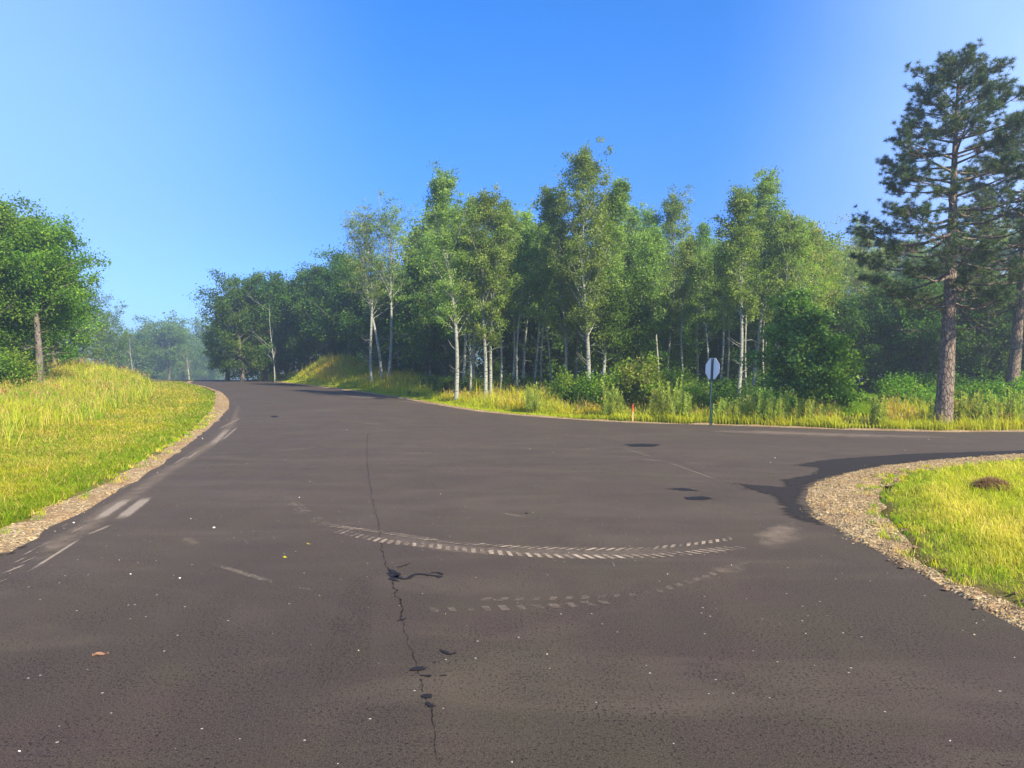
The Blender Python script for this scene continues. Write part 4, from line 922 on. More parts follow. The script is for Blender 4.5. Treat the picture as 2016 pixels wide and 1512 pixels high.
# the right background: hazy aspens and dark trees behind the pines
GR = 'trees behind the pines'
for k, (px, Yd, ty, R, cb, sp, lb) in enumerate(((1668, 66, 505, 2.6, 0.35, 'lime', 'hazy aspen over the trail mouth, left of two'), (1702, 70, 482, 3.2, 0.4, 'lime', 'hazy round-topped aspen left of the large pine'), (1745, 72, 500, 2.8, 0.4, 'aspen', 'hazy aspen just left of the large pine crown'),
                                     (1800, 68, 520, 3.0, 0.35, 'aspen', 'hazy aspen seen below the large pine crown'), (1850, 70, 505, 3.0, 0.35, 'aspen', 'hazy aspen straight behind the large pine trunk'), (1905, 66, 490, 3.0, 0.35, 'aspen', 'hazy aspen between the two pines'),
                                     (1955, 68, 480, 3.0, 0.35, 'lime', 'hazy aspen just left of the second pine trunk'), (2010, 64, 470, 3.2, 0.3, 'aspen', 'hazy aspen at the right edge of the picture'), (2080, 62, 480, 3.2, 0.3, 'aspen', 'aspen outside the right edge, only its side shows'))):
    x = X_at(px, Yd); zb = Hs(x, Yd); T, L = tree_mesh(400 + k, Z_at(ty, Yd) - zb, cb, R, sp, leaf=0.14, nprim=34, nleaf=46, tr=0.15, clu=0.5)
    put_tree('aspen_tree', lb, 'aspen', GR, x, Yd, T, L, M['aspen_bark'], z=zb)
for k, (px, Yd, ty, R, lb) in enumerate(((1655, 46, 590, 2.0, 'dark bushy tree at the left side of the trail mouth'), (1715, 56, 605, 2.4, 'dark low tree at the end of the trail'), (1775, 46, 575, 2.4, 'dark tree right of the trail'), (1820, 44, 600, 2.2, 'dark tree just left of the large pine trunk'),
                                     (1880, 44, 590, 2.4, 'dark tree just right of the large pine trunk'), (1935, 43, 580, 2.4, 'dark tree between the pine trunks'), (1995, 44, 570, 2.6, 'dark tree behind the second pine'), (2060, 42, 590, 2.4, 'dark tree at the right edge behind the second pine'))):
    oak(px, Yd, px, ty, R, 0.05, 420 + k, lb, 'dark trees at the trail', 'broadleaf_tree', 'tree', leaf=0.12, nleaf=50)
for k, (px, lb) in enumerate(((1694, 'thin white stem at the end of the trail, left of three'), (1709, 'thin white stem at the end of the trail, middle of three'), (1719, 'thin white stem at the end of the trail, right of three'))):
    x = X_at(px, 50); T, L = tree_mesh(440 + k, 6.5, 0.6, 0.8, 'aspen', nprim=16, tr=0.05, nleaf=30, bare=0)
    put_tree('aspen_tree', lb, 'aspen', 'white stems at the trail end', x, 50, T, L, M['aspen_bark'])
# young broadleaf trees in front of the wood
x = X_at(1578, 28.5); T, L = tree_mesh(501, Z_at(585, 28.5) - Hs(x, 28.5), 0.04, 1.6, 'hazy', lean=(-0.2, 0), leaf=0.10, nprim=58, nleaf=56, tr=0.09, up=24, prof='cone', clu=0.26, bare=0)
put_tree('maple_tree', 'dense young maple with leaves to the ground right of the stop sign', 'maple', None, x, 28.5, T, L, M['oak_bark'])
x = X_at(1625, 28); T, L = tree_mesh(502, 2.3, 0.03, 1.0, 'shrub', leaf=0.10, nprim=34, nleaf=56, tr=0.05, up=20, prof='dome', clu=0.3, bare=0)
put_tree('maple_sapling', 'leafy sapling between the young maple and the trail', 'sapling', None, x, 28, T, L, M['oak_bark'])
x = X_at(1218, 36.5); T, L = tree_mesh(503, Z_at(565, 36.5) - Hs(x, 36.5), 0.25, 1.7, 'oak', leaf=0.10, nprim=50, nleaf=62, tr=0.10, up=15, prof='dome', clu=0.36, bare=3)
put_tree('oak_tree', 'low round-crowned oak bulging out below the tallest aspen', 'oak', None, x, 36.5, T, L, M['oak_bark'])
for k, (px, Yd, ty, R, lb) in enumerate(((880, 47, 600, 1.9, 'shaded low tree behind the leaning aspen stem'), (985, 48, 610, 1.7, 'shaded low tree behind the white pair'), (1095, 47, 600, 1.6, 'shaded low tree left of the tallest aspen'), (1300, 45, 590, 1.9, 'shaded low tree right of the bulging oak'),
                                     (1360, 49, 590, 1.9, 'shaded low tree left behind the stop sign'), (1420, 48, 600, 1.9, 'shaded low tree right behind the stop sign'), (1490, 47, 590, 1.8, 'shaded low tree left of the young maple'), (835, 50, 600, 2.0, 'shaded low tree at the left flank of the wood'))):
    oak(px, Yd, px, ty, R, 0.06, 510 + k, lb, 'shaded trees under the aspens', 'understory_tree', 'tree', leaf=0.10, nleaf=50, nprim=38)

# ---- the rest of the wood as one mass
def wood(name, spots, variants, barkm):
    TT, LL = MB(), MB(); r = np.random.default_rng(77)
    for (x, y, h) in spots:
        T, L, h0 = variants[r.integers(0, len(variants))]; s_ = h / h0; a = r.uniform(0, 6.28); k = r.uniform(0.85, 1.15)
        Mx = np.array([[math.cos(a) * k, -math.sin(a) * k, 0], [math.sin(a) * k, math.cos(a) * k, 0], [0, 0, s_]])
        TT.merge(T, Mx, (x, y, Hs(x, y))); LL.merge(L, Mx, (x, y, Hs(x, y)))
    o_ = LL.obj(name, M['leaf']); tag(o_, kind='stuff'); t_ = TT.obj('trunk', barkm, o_, True); t_['kind'] = 'stuff'
va = [tree_mesh(600 + k, 10, 0.3, 2.1, 'aspen', leaf=0.16, nprim=26, nleaf=26, clu=0.5, sub=4, bare=0) + (10,) for k in range(3)]
vd = [tree_mesh(610 + k, 8, 0.04, 2.6, 'oak', leaf=0.19, nprim=30, nleaf=30, clu=0.6, sub=4, bare=0, up=20, prof='dome') + (8,) for k in range(3)]
r = np.random.default_rng(5); sp1 = []; sp2 = []
for i in range(60):
    y = r.uniform(50, 68); px = r.uniform(830, 1640)
    sp1.append((X_at(px, y), y, (Z_at(r.uniform(470, 560), y))))
for i in range(70):
    y = r.uniform(46, 80); px = r.uniform(760, 2080)
    if 1640 < px < 1745 and y < 62: continue
    sp2.append((X_at(px, y), y, r.uniform(5, 8.5)))
for i in range(26):
    y = r.uniform(72, 90); sp2.append((X_at(r.uniform(440, 900), y), y, r.uniform(7, 9.5)))
for i in range(18):
    y = r.uniform(42, 60); sp2.append((X_at(r.uniform(-260, 60), y), y, r.uniform(6, 9)))
wood('aspen_wood', sp1, va, M['aspen_bark']); wood('broadleaf_wood', sp2, vd, M['oak_bark'])
sp3 = [(X_at(px, y), y, h) for px, y, h in ((r.uniform(-500, 520), r.uniform(240, 340), r.uniform(15, 21)) for _ in range(60))]
vf = [tree_mesh(620 + k, 16, 0.04, 6, 'hazy', leaf=0.6, nprim=26, nleaf=18, clu=1.5, sub=4, bare=0, up=20, prof='dome', tr=0.3) + (16,) for k in range(2)]
wood('distant_wood', sp3, vf, M['oak_bark'])
# ------------------------------------------------------------------ shrubs and undergrowth
def shrub_mesh(seed, h, R, sp='shrub', leaf=0.085, stems=16, nleaf=60, clu=0.22, tips=0):
    r = np.random.default_rng(seed); T, L = MB(), MB(); C = []
    for i in range(stems):
        az = r.uniform(0, 6.28); rr_ = R * math.sqrt(r.random()) ; hh = h * math.sqrt(max(0.08, 1 - (rr_ / R) ** 2 * 0.8)) * r.uniform(0.75, 1.08)
        e = np.array([math.cos(az) * rr_, math.sin(az) * rr_, hh]); s_ = np.linspace(0, 1, 6)[:, None]
        b0 = np.array([math.cos(az), math.sin(az), 0]) * R * 0.2 * r.random()
        pts = b0 + (e - b0) * np.concatenate([s_ ** 1.3, s_ ** 1.3, s_ ** 0.8], 1); pts[0, 2] = -0.05; tube(T, pts, np.linspace(0.016, 0.004, 6), 4)
        for f in np.linspace(0.3, 1.0, 7):
            p_ = np.array([np.interp(f, s_[:, 0], pts[:, c]) for c in range(3)]); C.append(p_ + r.normal(0, 0.14 * R, 3) * np.array([1, 1, 0.5]))
    C = np.array(C); C[:, 2] = np.maximum(C[:, 2], 0.08); per = (nleaf * r.uniform(0.5, 1.4, len(C))).astype(int); idx = np.repeat(np.arange(len(C)), per)
    Pn = C[idx] + r.normal(size=(len(idx), 3)) * clu * 0.62; Pn[:, 2] = np.abs(Pn[:, 2])
    pal = LEAFC[sp]; cc = pal[r.integers(0, len(pal), len(C))] * r.uniform(0.85, 1.2, (len(C), 1))
    leaves(L, Pn, leaf, r, cc[idx] * r.uniform(0.75, 1.25, (len(idx), 1)), flat=0.4)
    return T, L
def shrub(px, Yd, ty, R, seed, label, sp='shrub', **kw):
    x = X_at(px, Yd); zb = Hs(x, Yd); T, L = shrub_mesh(seed, Z_at(ty, Yd) - zb, R, sp, **kw)
    e = empty('shrub', (x, Yd, zb)); tag(e, label, 'shrub', 'shrubs along the edge of the wood')
    T.obj('stem', M['oak_bark'], e, True); L.obj('foliage', M['leaf'], e)
for k, (px, Yd, ty, R, sp, lb) in enumerate((
        (1118, 31.5, 735, 0.9, 'shrub', 'low green shrub left of the tallest aspen foot'), (1160, 31, 745, 0.9, 'shrub', 'small shrub at the foot of the tallest aspen'),
        (1215, 29.5, 742, 0.95, 'shrub', 'green shrub left of the tall pale-leaved one'), (1262, 28.8, 708, 1.0, 'lime', 'tallest shrub of the thicket, pale leaves at its top'),
        (1310, 28.5, 722, 1.1, 'lime', 'broad pale shrub in the middle of the thicket'), (1352, 28.2, 748, 0.9, 'lime', 'shrub sloping down just left of the stop sign'),
        (1432, 28, 782, 0.7, 'lime', 'reddish green shrub just right of the sign post'), (1490, 27.8, 775, 0.9, 'lime', 'yellow green shrub before the bright aspen trunk'),
        (1535, 27, 790, 0.8, 'shrub', 'shrub at the left foot of the young maple'), (1640, 29, 775, 0.9, 'shrub', 'dark shrub at the left side of the trail mouth'),
        (1785, 29, 748, 1.0, 'shrub', 'bright shrub with a pointed top between trail and large pine'), (1815, 28, 780, 1.0, 'shrub', 'low shrub just left of the large pine foot'), (1768, 29.5, 785, 0.7, 'shrub', 'low shrub at the right side of the trail mouth'),
        (1915, 29, 765, 1.3, 'shrub', 'rounded shrub just right of the large pine trunk'), (1965, 27.5, 790, 0.8, 'shrub', 'low shrub at the foot of the second pine'), (2025, 28, 750, 1.2, 'shrub', 'shrub at the right edge beyond the second pine'),
        (12, 27.5, 690, 1.0, 'shrub', 'bright green bush at the left edge below the oaks'), (-45, 27, 700, 1.1, 'shrub', 'bush outside the left edge, only its side shows'), (862, 43.5, 745, 1.0, 'oak', 'dark shrub at the left end of the aspen row'),
        (880, 40, 748, 0.8, 'oak', 'dark shrub left of the leaning aspen foot'), (1000, 39.5, 752, 0.9, 'oak', 'dark low shrub right of the white pair'),
        (930, 38.5, 748, 0.9, 'oak', 'dark low shrub between leaning aspen and white pair'))):
    shrub(px, Yd, ty, R, 700 + k, lb, sp, stems=22 if R > 0.95 else 16)
# undergrowth mass inside the wood
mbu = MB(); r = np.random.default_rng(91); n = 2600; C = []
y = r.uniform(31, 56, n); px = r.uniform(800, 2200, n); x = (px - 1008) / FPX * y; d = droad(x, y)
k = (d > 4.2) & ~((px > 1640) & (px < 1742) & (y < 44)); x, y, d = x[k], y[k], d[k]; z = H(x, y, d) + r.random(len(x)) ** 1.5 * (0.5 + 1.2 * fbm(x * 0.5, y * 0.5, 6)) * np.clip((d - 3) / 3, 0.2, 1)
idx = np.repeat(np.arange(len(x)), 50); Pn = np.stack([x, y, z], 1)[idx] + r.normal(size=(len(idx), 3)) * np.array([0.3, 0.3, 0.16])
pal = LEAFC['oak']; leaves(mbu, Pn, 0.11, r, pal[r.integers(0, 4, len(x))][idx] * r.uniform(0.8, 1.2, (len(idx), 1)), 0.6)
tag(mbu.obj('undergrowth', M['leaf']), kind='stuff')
# trail grass
mbt = MB(); n = 30000; y = r.uniform(26, 46, n); px = 1690 + r.uniform(-60, 60, n) * (1.4 - (y - 26) / 30); x = (px - 1008) / FPX * y
blades(mbt, x, y, H(x, y), r.uniform(0.08, 0.3, n), np.full(n, 0.03), r.uniform(0.1, 0.9, n), mixcol([G_GREEN, G_DARK, G_YEL], [np.ones(n), np.ones(n) * 0.8, r.random(n) * 0.8]), r)
tag(mbt.obj('trail_grass', M['grass']), kind='stuff')

# ------------------------------------------------------------------ tall weeds
def weed_mesh(seed, n, h, spread, kind):
    r = np.random.default_rng(seed); T, L = MB(), MB()
    for i in range(n):
        a = r.uniform(0, 6.28); b0 = np.array([math.cos(a), math.sin(a), 0]) * spread * r.random() * (n > 1); hh = h * r.uniform(0.6, 1.05)
        tip = b0 + np.array([r.normal(0, 0.09), r.normal(0, 0.09), 1.0]) * hh
        s_ = np.linspace(0, 1, 5)[:, None]; pts = b0 + (tip - b0) * s_ + np.array([0, 0, -0.03]) * (s_ == 0); tube(T, pts, np.linspace(0.013, 0.006, 5), 4, (0.22, 0.26, 0.08))
        m_ = 90 if kind == 'leafy' else 60; f = r.uniform(0.15 if kind == 'leafy' else 0.5, 1.0, m_); q = b0 + (tip - b0) * f[:, None]
        az = r.uniform(0, 6.28, m_); ln = (0.16 if kind == 'leafy' else 0.04) * (1.25 - f * 0.9)
        D = np.stack([np.cos(az), np.sin(az), np.full(m_, 0.9)], 1) * ln[:, None]; pr = np.stack([-np.sin(az), np.cos(az), np.zeros(m_)], 1) * (0.016 if kind == 'leafy' else 0.014)
        V = np.stack([q, q + D * 0.5 + pr, q + D, q + D * 0.5 - pr], 1).reshape(-1, 3)
        c = np.array((0.40, 0.50, 0.12) if kind == 'leafy' else (0.30, 0.30, 0.08)) * r.uniform(0.7, 1.25, (m_, 1)); L.add(V, np.arange(4 * m_).reshape(-1, 4), np.repeat(c, 4, axis=0))
        if kind != 'leafy':
            for j in range(14):
                az = r.uniform(0, 6.28); D = np.array([math.cos(az), math.sin(az), 0.5]) * 0.2; q = b0 + np.array([0, 0, 0.03 + 0.3 * r.random()]); pr = np.array([-math.sin(az), math.cos(az), 0]) * 0.04
                L.add([q, q + D * 0.5 + pr, q + D, q + D * 0.5 - pr], [[0, 1, 2, 3]], (0.16, 0.22, 0.08))
    return T.mesh('stalk', M['grass']), L.mesh('leaves', M['grass'])
wl_ = [weed_mesh(800 + k, 13, 1.25, 0.38, 'leafy') for k in range(4)]; wm = [weed_mesh(810 + k, 1, 1.1, 0, 'mullein') for k in range(3)]
def weed(px, py, sc, kind, label, k, off=0.0):
    x, y = P(px, py); y += off; x = X_at(px, y)
    a, b_ = (wl_ if kind == 'clump' else wm)[k % (4 if kind == 'clump' else 3)]
    e = empty('weed_clump' if kind == 'clump' else 'mullein_stalk', (x, y, Hs(x, y)), k * 1.3); e.scale = (sc if kind != 'clump' else (sc + 1) / 2, sc if kind != 'clump' else (sc + 1) / 2, sc)
    tag(e, label, 'weed' if kind == 'clump' else 'mullein', 'tall weeds along the far verge')
    for nm, me in (('stalk', a), ('foliage', b_)):
        o_ = bpy.data.objects.new(nm, me); COL.objects.link(o_); o_.parent = e
for k, (px, py, sc, kd, lb) in enumerate((
        (1050, 818, 0.95, 'clump', 'clump of tall weeds left of the low green shrub'), (1210, 829, 1.15, 'clump', 'tall pale weed clump left of the red stake'), (1200, 829, 1.0, 'clump', 'weed clump tucked against the tall pale one left of the red stake'),
        (1290, 832, 1.0, 'clump', 'weed clump just right of the red stake'), (1325, 833, 1.25, 'clump', 'tallest weed clump midway between red stake and stop sign'), (1350, 834, 0.95, 'clump', 'lower weed clump left of the stop sign'),
        (1425, 837, 0.75, 'clump', 'weed clump just right of the sign post'), (1500, 840, 0.95, 'clump', 'weed clump below the bright aspen trunk'), (1470, 839, 0.8, 'clump', 'low weed clump second right of the sign post'), (1530, 841, 1.0, 'clump', 'weed clump left of the young maple'),
        (1590, 842, 0.85, 'clump', 'weed clump in front of the young maple'), (1730, 846, 0.85, 'clump', 'grey green weed clump at the trail mouth'), (1835, 846, 0.8, 'clump', 'weed clump touching the left of the large pine foot'),
        (1900, 848, 1.0, 'clump', 'weed clump just right of the large pine foot'), (1925, 848, 0.95, 'clump', 'second weed clump right of the large pine foot'), (1960, 848, 0.9, 'clump', 'weed clump below the second pine, left'), (1998, 848, 1.05, 'clump', 'weed clump at the right edge of the picture'),
        (1115, 820, 0.7, 'mullein', 'single mullein stalk below the low green shrub'), (1132, 822, 1.0, 'mullein', 'taller mullein stalk left of the tall pale weeds'), (995, 812, 0.7, 'mullein', 'mullein stalk below the thin bare-stemmed aspens'),
        (1160, 826, 0.6, 'mullein', 'short mullein stalk before the tallest aspen'), (1257, 830, 0.75, 'mullein', 'mullein stalk right beside the red stake'), (1390, 835, 0.7, 'mullein', 'mullein stalk right against the sign post'),
        (1984, 848, 1.25, 'mullein', 'tall yellow green mullein left of the right edge'), (820, 785, 0.9, 'mullein', 'mullein stalk on the right slope of the mound'), (806, 783, 1.1, 'mullein', 'tall mullein stalk under the three sparse aspens'),
        (700, 768, 0.8, 'mullein', 'mullein stalk on the sunny side of the mound'), (512, 752, 1.0, 'mullein', 'pale mullein stalk at the left end of the mound'), (542, 753, 1.0, 'mullein', 'second pale mullein stalk at the left end of the mound'))):
    weed(px, py, sc, kd, lb, k, 0.9 if kd == 'clump' else 0.7)

# ------------------------------------------------------------------ the pines
def pine(px, Yd, base_off, tx, ty, rbase, seed, prof, label, nwh=19):
    r = np.random.default_rng(seed); x = X_at(px, Yd); zb = Hs(x, Yd) ; h = Z_at(ty, Yd) - zb
    T, B_, N_ = MB(), MB(), MB(); n = 26; t = np.linspace(0, 1, n); lx = X_at(tx, Yd) - x
    path = np.stack([lx * t ** 0.9 + 0.05 * np.sin(t * 5), 0.06 * np.sin(t * 4), h * 0.985 * t - 0.2 * (t == 0)], 1)
    rr = rbase * (1 - t) ** 0.95 * 0.92 + 0.012; rr[0] *= 1.18; rr[1] *= 1.04
    R_ = tube(T, path, rr, 20)
    e = empty('pine_tree', (x, Yd, zb)); tag(e, label, 'pine', 'pines at the right')
    at_ = lambda q: np.array([np.interp(q, t, path[:, k]) for k in range(3)])
    tips = []
    zs = [p[0] for p in prof]; ws = [p[1] for p in prof]
    ang = 0.0
    for w_ in range(nwh):
        q = zs[0] + (0.985 - zs[0]) * (w_ / (nwh - 1)) ** 0.95; nb = int(r.integers(4, 6)) if q > 0.45 else int(r.integers(3, 5))
        for b_ in range(nb):
            ang += 6.283 / nb + r.uniform(-0.35, 0.35); Rm = np.interp(q, zs, ws) * r.uniform(0.62, 1.12)
            qq = q + r.uniform(-0.012, 0.012); el = -0.05 + 0.5 * max(0, qq - 0.55) * 2 + r.uniform(-0.12, 0.14)
            d0 = np.array([math.cos(ang), math.sin(ang), math.tan(el)]); s_ = np.linspace(0, 1, 8)[:, None]
            side = np.array([-math.sin(ang), math.cos(ang), 0]) * r.normal(0, 0.14)
            sag = -0.10 if qq < 0.6 else 0.02
            pts = at_(qq) + (d0 * s_ + side * s_ ** 2 + np.array([0, 0, sag]) * np.sin(s_ * math.pi) + np.array([0, 0, 0.16]) * s_ ** 3) * Rm
            br = 0.022 + 0.014 * Rm; tube(B_, pts, np.linspace(br, 0.007, 8), 5)
            lo_ = 0.45 if qq < 0.75 else 0.32
            if qq < zs[0] + 0.05: lo_ = 0.5
            for k in range(int(4 + Rm * 4.3)):
                f = lo_ + (1 - lo_) * r.random() ** 0.8; b0 = np.array([np.interp(f, s_[:, 0], pts[:, c]) for c in range(3)])
                sa = ang + r.choice([-1, 1]) * r.uniform(0.35, 1.25); ln = (0.16 + 0.34 * r.random()) * Rm * (1.25 - f * 0.75) + 0.08
                dd = np.array([math.cos(sa), math.sin(sa), r.uniform(0.0, 0.5)]); e1 = b0 + dd * ln
                midp = (b0 + e1) / 2 - np.array([0, 0, 0.04]); tube(B_, np.stack([b0, midp, e1]), [0.010, 0.008, 0.005], 4)
                tips.append(e1)
                for j in range(int(r.integers(3, 6))):
                    g_ = r.uniform(0.35, 1.0); c0 = b0 + (e1 - b0) * g_; e2 = c0 + (dd + r.normal(0, 0.55, 3) + np.array([0, 0, 0.35])) * r.uniform(0.10, 0.22)
                    tube(B_, np.stack([c0, e2]), [0.006, 0.004], 3); tips.append(e2)
            tips.append(pts[-1])
    # dead snags below the crown
    for k in range(9):
        q = r.uniform(0.22, zs[0] + 0.03); a = r.uniform(0, 6.28); ln = r.uniform(0.5, 1.9); d0 = np.array([math.cos(a), math.sin(a), r.uniform(-0.35, 0.1)]); s_ = np.linspace(0, 1, 6)[:, None]
        pts = at_(q) + (d0 * s_ + r.normal(0, 0.12, 3) * s_ ** 2) * ln; tube(B_, pts, np.linspace(0.02, 0.005, 6), 4)
        for _ in range(5):
            c0 = pts[r.integers(2, 6)]; tube(B_, np.stack([c0, c0 + (d0 + r.normal(0, 0.6, 3)) * 0.3]), [0.006, 0.003], 3)
    tips = np.array(tips); nn = 60; Nt = len(tips)
    ctr = np.repeat(tips, nn, axis=0); D = r.normal(size=(Nt * nn, 3)); D[:, 2] = D[:, 2] * 0.8 + 0.35; D /= np.linalg.norm(D, axis=1, keepdims=True)
    out = ctr - np.array([path[:, 0].mean(), 0, 0]); out[:, 2] = 0; out /= np.linalg.norm(out, axis=1, keepdims=True) + 1e-6
    D = D + out * 0.35; D /= np.linalg.norm(D, axis=1, keepdims=True)
    L_ = r.uniform(0.09, 0.16, Nt * nn)[:, None]; pr = np.cross(D, r.normal(size=D.shape)); pr /= np.linalg.norm(pr, axis=1, keepdims=True) + 1e-9; pr *= 0.0050
    st = ctr + D * 0.015
    V = np.stack([st - pr, st + pr, st + D * L_], 1).reshape(-1, 3)
    cc = np.array([(0.062, 0.112, 0.030), (0.078, 0.13, 0.034), (0.052, 0.092, 0.027), (0.105, 0.14, 0.04)])[r.integers(0, 4, Nt)] * r.uniform(0.8, 1.25, (Nt, 1))
    N_.add(V, np.arange(3 * len(ctr)).reshape(-1, 3), np.repeat(np.repeat(cc, nn, axis=0), 3, axis=0))
    T.obj('trunk', M['pine_bark'], e, True); B_.obj('branchwork', M['pine_bark'], e, True); N_.obj('crown', M['needle'], e)
pine(1856, 22.8, 0, 1887, 112, 0.275, 903, [(0.34, 1.7), (0.42, 2.4), (0.54, 2.6), (0.64, 2.3), (0.76, 1.75), (0.86, 1.4), (0.93, 0.95), (0.985, 0.25)], 'large pine with its whole trunk in view right beside the far road edge')
pine(1988, 29.5, 0, 2034, 225, 0.26, 902, [(0.36, 2.2), (0.45, 2.6), (0.6, 2.6), (0.75, 2.2), (0.88, 1.5), (0.985, 0.35)], 'second pine farther back, its crown cut by the right edge of the picture')

# ------------------------------------------------------------------ stop sign seen from behind, stakes, small things
def sign():
    x, y = P(1398, 838); y += 0.05; z = Hs(x, y); yaw = rad(66)
    e = empty('stop_sign', (x, y, z), 0); tag(e, 'octagonal sign on a dark green post seen from its bare pale back', 'sign')
    nb = np.array([-math.sin(yaw), -math.cos(yaw), 0]); tg = np.array([math.cos(yaw), -math.sin(yaw), 0]); up = np.array([0, 0, 1.0]); lean = np.array([(1404 - 1398) / FPX * y / 2.3, 0, 1.0])
    def PT(u, v, w): return tg * u + nb * w + lean * v
    def channel(v0, v1, w0, s_):
        m_ = MB(); prof = [(-0.04, 0.0), (-0.022, 0.0), (-0.014, 0.028), (0.014, 0.028), (0.022, 0.0), (0.04, 0.0), (0.04, 0.004), (0.025, 0.004), (0.017, 0.032), (-0.017, 0.032), (-0.025, 0.004), (-0.04, 0.004)]
        V = [PT(u * s_, v, w0 + w * s_) for v in (v0, v1) for u, w in prof]; n = len(prof)
        F = [(i, (i + 1) % n, (i + 1) % n + n, i + n) for i in range(n)]; m_.add(V, F); m_.add([V[i + n] for i in (0, 1, 10, 11)], [[0, 1, 2, 3]]); return m_
    ph = (838 - 706) / FPX * y
    channel(0.55, ph, 0.0, 1.3).obj('post', M['post'], e)
    channel(-0.3, 0.75, -0.046, 1.38).obj('post_stub', M['post'], e)
    R_ = 0.35; vc = (838 - 726) / FPX * y
    oct_ = [(R_ / math.cos(rad(22.5)) * math.cos(rad(22.5 + 45 * k)), R_ / math.cos(rad(22.5)) * math.sin(rad(22.5 + 45 * k))) for k in range(8)]
    def plate(w0, w1, s_, name, m__, par):
        m_ = MB(); V = [PT(a * s_, vc + b_ * s_, w) for w in (w0, w1) for a, b_ in oct_]
        m_.add(V, [[0, 1, 2, 3], [0, 3, 4, 7], [4, 5, 6, 7], [8, 9, 10, 11], [8, 11, 12, 15], [12, 13, 14, 15]] + [(i, (i + 1) % 8, (i + 1) % 8 + 8, i + 8) for i in range(8)]); return m_.obj(name, m__, par)
    pl = plate(-0.003, -0.006, 1.0, 'plate', M['alu'], e); f = plate(-0.0065, -0.0075, 0.995, 'face', M['white'], pl); plate(-0.0080, -0.0088, 0.95, 'face', M['red'], pl)
    for v in (vc - 0.25, vc + 0.25):
        m_ = MB(); a = np.linspace(0, 2 * math.pi, 8, endpoint=False); V = [PT(0.011 * math.cos(q), v + 0.011 * math.sin(q), w) for w in (0.031, 0.042) for q in a]
        m_.add(V, [(i, (i + 1) % 8, (i + 1) % 8 + 8, i + 8) for i in range(8)]); m_.add(V[8:], [[0, 1, 2, 3], [0, 3, 4, 7], [4, 5, 6, 7]]); m_.obj('bolt', M['bolt'], e)
sign()
def stake(px, py, h, label, off=0.0):
    x, y = P(px, py); y += off; x = X_at(px, y); e = empty('marker_stake', (x, y, Hs(x, y))); tag(e, label, 'stake', 'survey stakes on the verge')
    a = MB(); box(a, (0, 0, h * 0.3 - 0.05), (0.034, 0.014, h * 0.6 + 0.1), rz=0.3); a.obj('lath', M['stake'], e)
    a = MB(); box(a, (0, 0, h * 0.8), (0.038, 0.018, h * 0.4), rz=0.3)
    a.obj('painted_top', M['flag'], e)
stake(1246, 833, 0.62, 'red topped stake in the weeds left of the stop sign', 0.5)
stake(648, 764, 1.0, 'red topped stake on the grassy mound beyond the bend', 6.0)
# a torn-up tuft of dry straw on the island
m_ = MB(); r = np.random.default_rng(12); cx_, cy2 = P(1955, 985); n = 1600; a = r.uniform(0, 6.28, n); rr_ = 0.22 * np.sqrt(r.random(n)); X = rr_ * np.cos(a); Y = rr_ * np.sin(a)
e = empty('straw_tuft', (cx_, cy2, Hs(cx_, cy2))); tag(e, 'torn-up tuft of dry brown straw lying on the right-hand grass', 'straw tuft')
blades(m_, X, Y, 0.11 * (1 - (rr_ / 0.23) ** 2), r.uniform(0.05, 0.13, n), np.full(n, 0.006), r.uniform(0.9, 2.2, n), np.array([(0.30, 0.19, 0.10), (0.42, 0.30, 0.16), (0.16, 0.09, 0.05)])[r.integers(0, 3, n)], r)
m_.obj('straw', M['grass'], e)
# single leaves and stones on the asphalt
def dead_leaf(px, py, L_, wd, rz, c, label):
    x, y = P(px, py); m_ = MB(); k = 7; t = np.linspace(0, 1, k); w = wd * np.sin(np.pi * (0.08 + 0.9 * t)) ** 0.8; cy_ = 0.08 * L_ * np.sin(t * 5)
    V = np.concatenate([np.stack([t * L_, cy_ + w / 2, 0.012 * np.sin(t * 4) + 0.006], 1), np.stack([t * L_, cy_, 0.004 + 0 * t], 1), np.stack([t * L_, cy_ - w / 2, 0.010 * np.cos(t * 5) + 0.012], 1)])
    F = [(r_ * k + i, r_ * k + i + 1, (r_ + 1) * k + i + 1, (r_ + 1) * k + i) for r_ in range(2) for i in range(k - 1)]
    m_.add(V, F, c); o_ = m_.obj('fallen_leaf', M['grass']); o_.location = (x, y, float(hb(x, y))); o_.rotation_euler = (0, 0, rz); tag(o_, label, 'leaf')
dead_leaf(181, 1294, 0.085, 0.022, 0.75, (0.40, 0.24, 0.15), 'curled tan dead leaf lying on the near asphalt at the left')
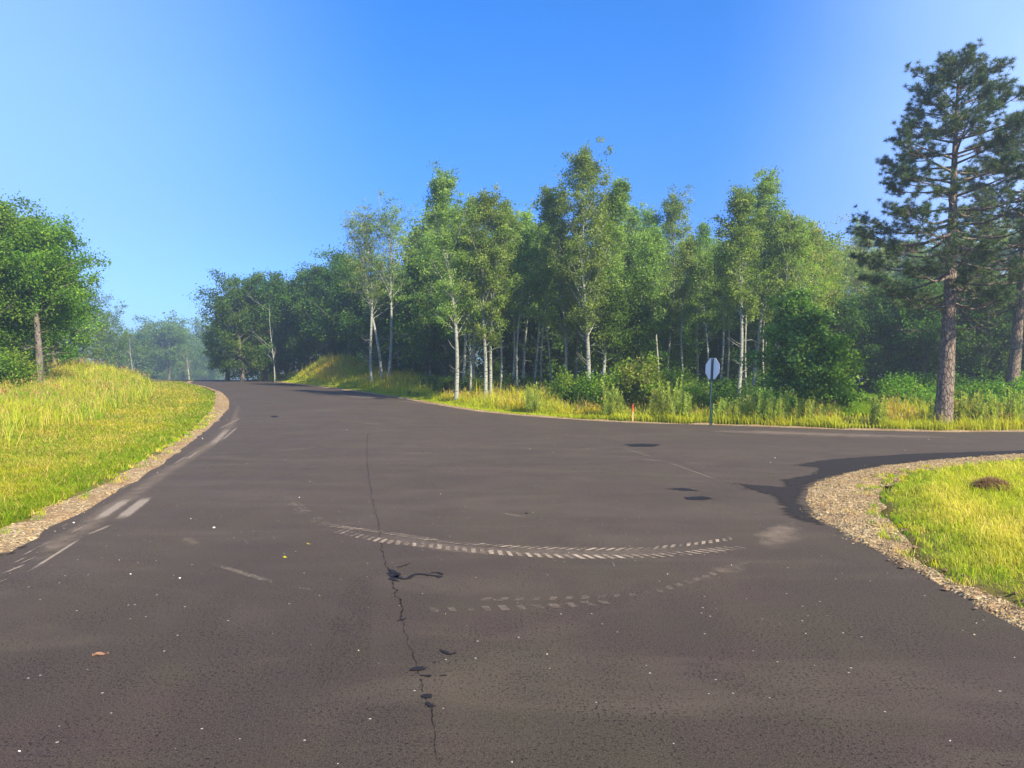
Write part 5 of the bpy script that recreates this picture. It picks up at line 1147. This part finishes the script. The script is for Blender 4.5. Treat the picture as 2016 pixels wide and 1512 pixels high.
dead_leaf(557, 1099, 0.035, 0.022, 0.2, (0.50, 0.42, 0.05), 'small yellow leaf on the asphalt left of the seam')
dead_leaf(604, 1073, 0.04, 0.022, 0.9, (0.50, 0.44, 0.12), 'pale yellow leaf a little beyond the small yellow one')
def stone(px, py, R, c, label):
    x, y = P(px, py); r = np.random.default_rng(int(px)); m_ = MB(); k = 9; V = []
    for i in range(5):
        ph = math.pi * (i + 0.5) / 5
        for j in range(k):
            th = 2 * math.pi * j / k; q = R * r.uniform(0.85, 1.12); V.append((q * math.sin(ph) * math.cos(th), 0.75 * q * math.sin(ph) * math.sin(th), R * 0.5 + 0.55 * q * math.cos(ph)))
    F = [(i * k + j, i * k + (j + 1) % k, (i + 1) * k + (j + 1) % k, (i + 1) * k + j) for i in range(4) for j in range(k)]
    m_.add(V, F, c); V0 = MB(); m_.add([V[j] for j in range(k)], [list(range(k))], c)
    o_ = m_.obj('pebble', M['stone']); o_.location = (x, y, float(hb(x, y))); tag(o_, label, 'stone', 'pebbles on the road')
stone(421, 1040, 0.016, (0.60, 0.55, 0.42), 'cream pebble on the asphalt in the left lane, largest on the road')
stone(145, 1030, 0.013, (0.6, 0.56, 0.5), 'pale pebble beside the left dust streaks')
stone(257, 1131, 0.008, (0.62, 0.58, 0.54), 'tiny white pebble below the left dust streaks')
stone(354, 1139, 0.009, (0.66, 0.62, 0.58), 'white flake of stone, right one of two in the left lane')
stone(38, 1480, 0.006, (0.66, 0.63, 0.6), 'white stone chip in the bottom left corner')

# ------------------------------------------------------------------ morning haze
hz = MB(); box(hz, (0, 195, 6.5), (880, 520, 24))
m, t, out = mat('haze'); vol = nd(t, 'ShaderNodeVolumePrincipled')
vol.inputs['Color'].default_value = (0.72, 0.84, 0.93, 1); vol.inputs['Density'].default_value = 0.0024; vol.inputs['Anisotropy'].default_value = 0.5
t.links.new(vol.outputs[0], out.inputs['Volume'])
try: m.cycles.homogeneous_volume = True
except Exception: pass
ho = hz.obj('haze', m); tag(ho, kind='stuff')
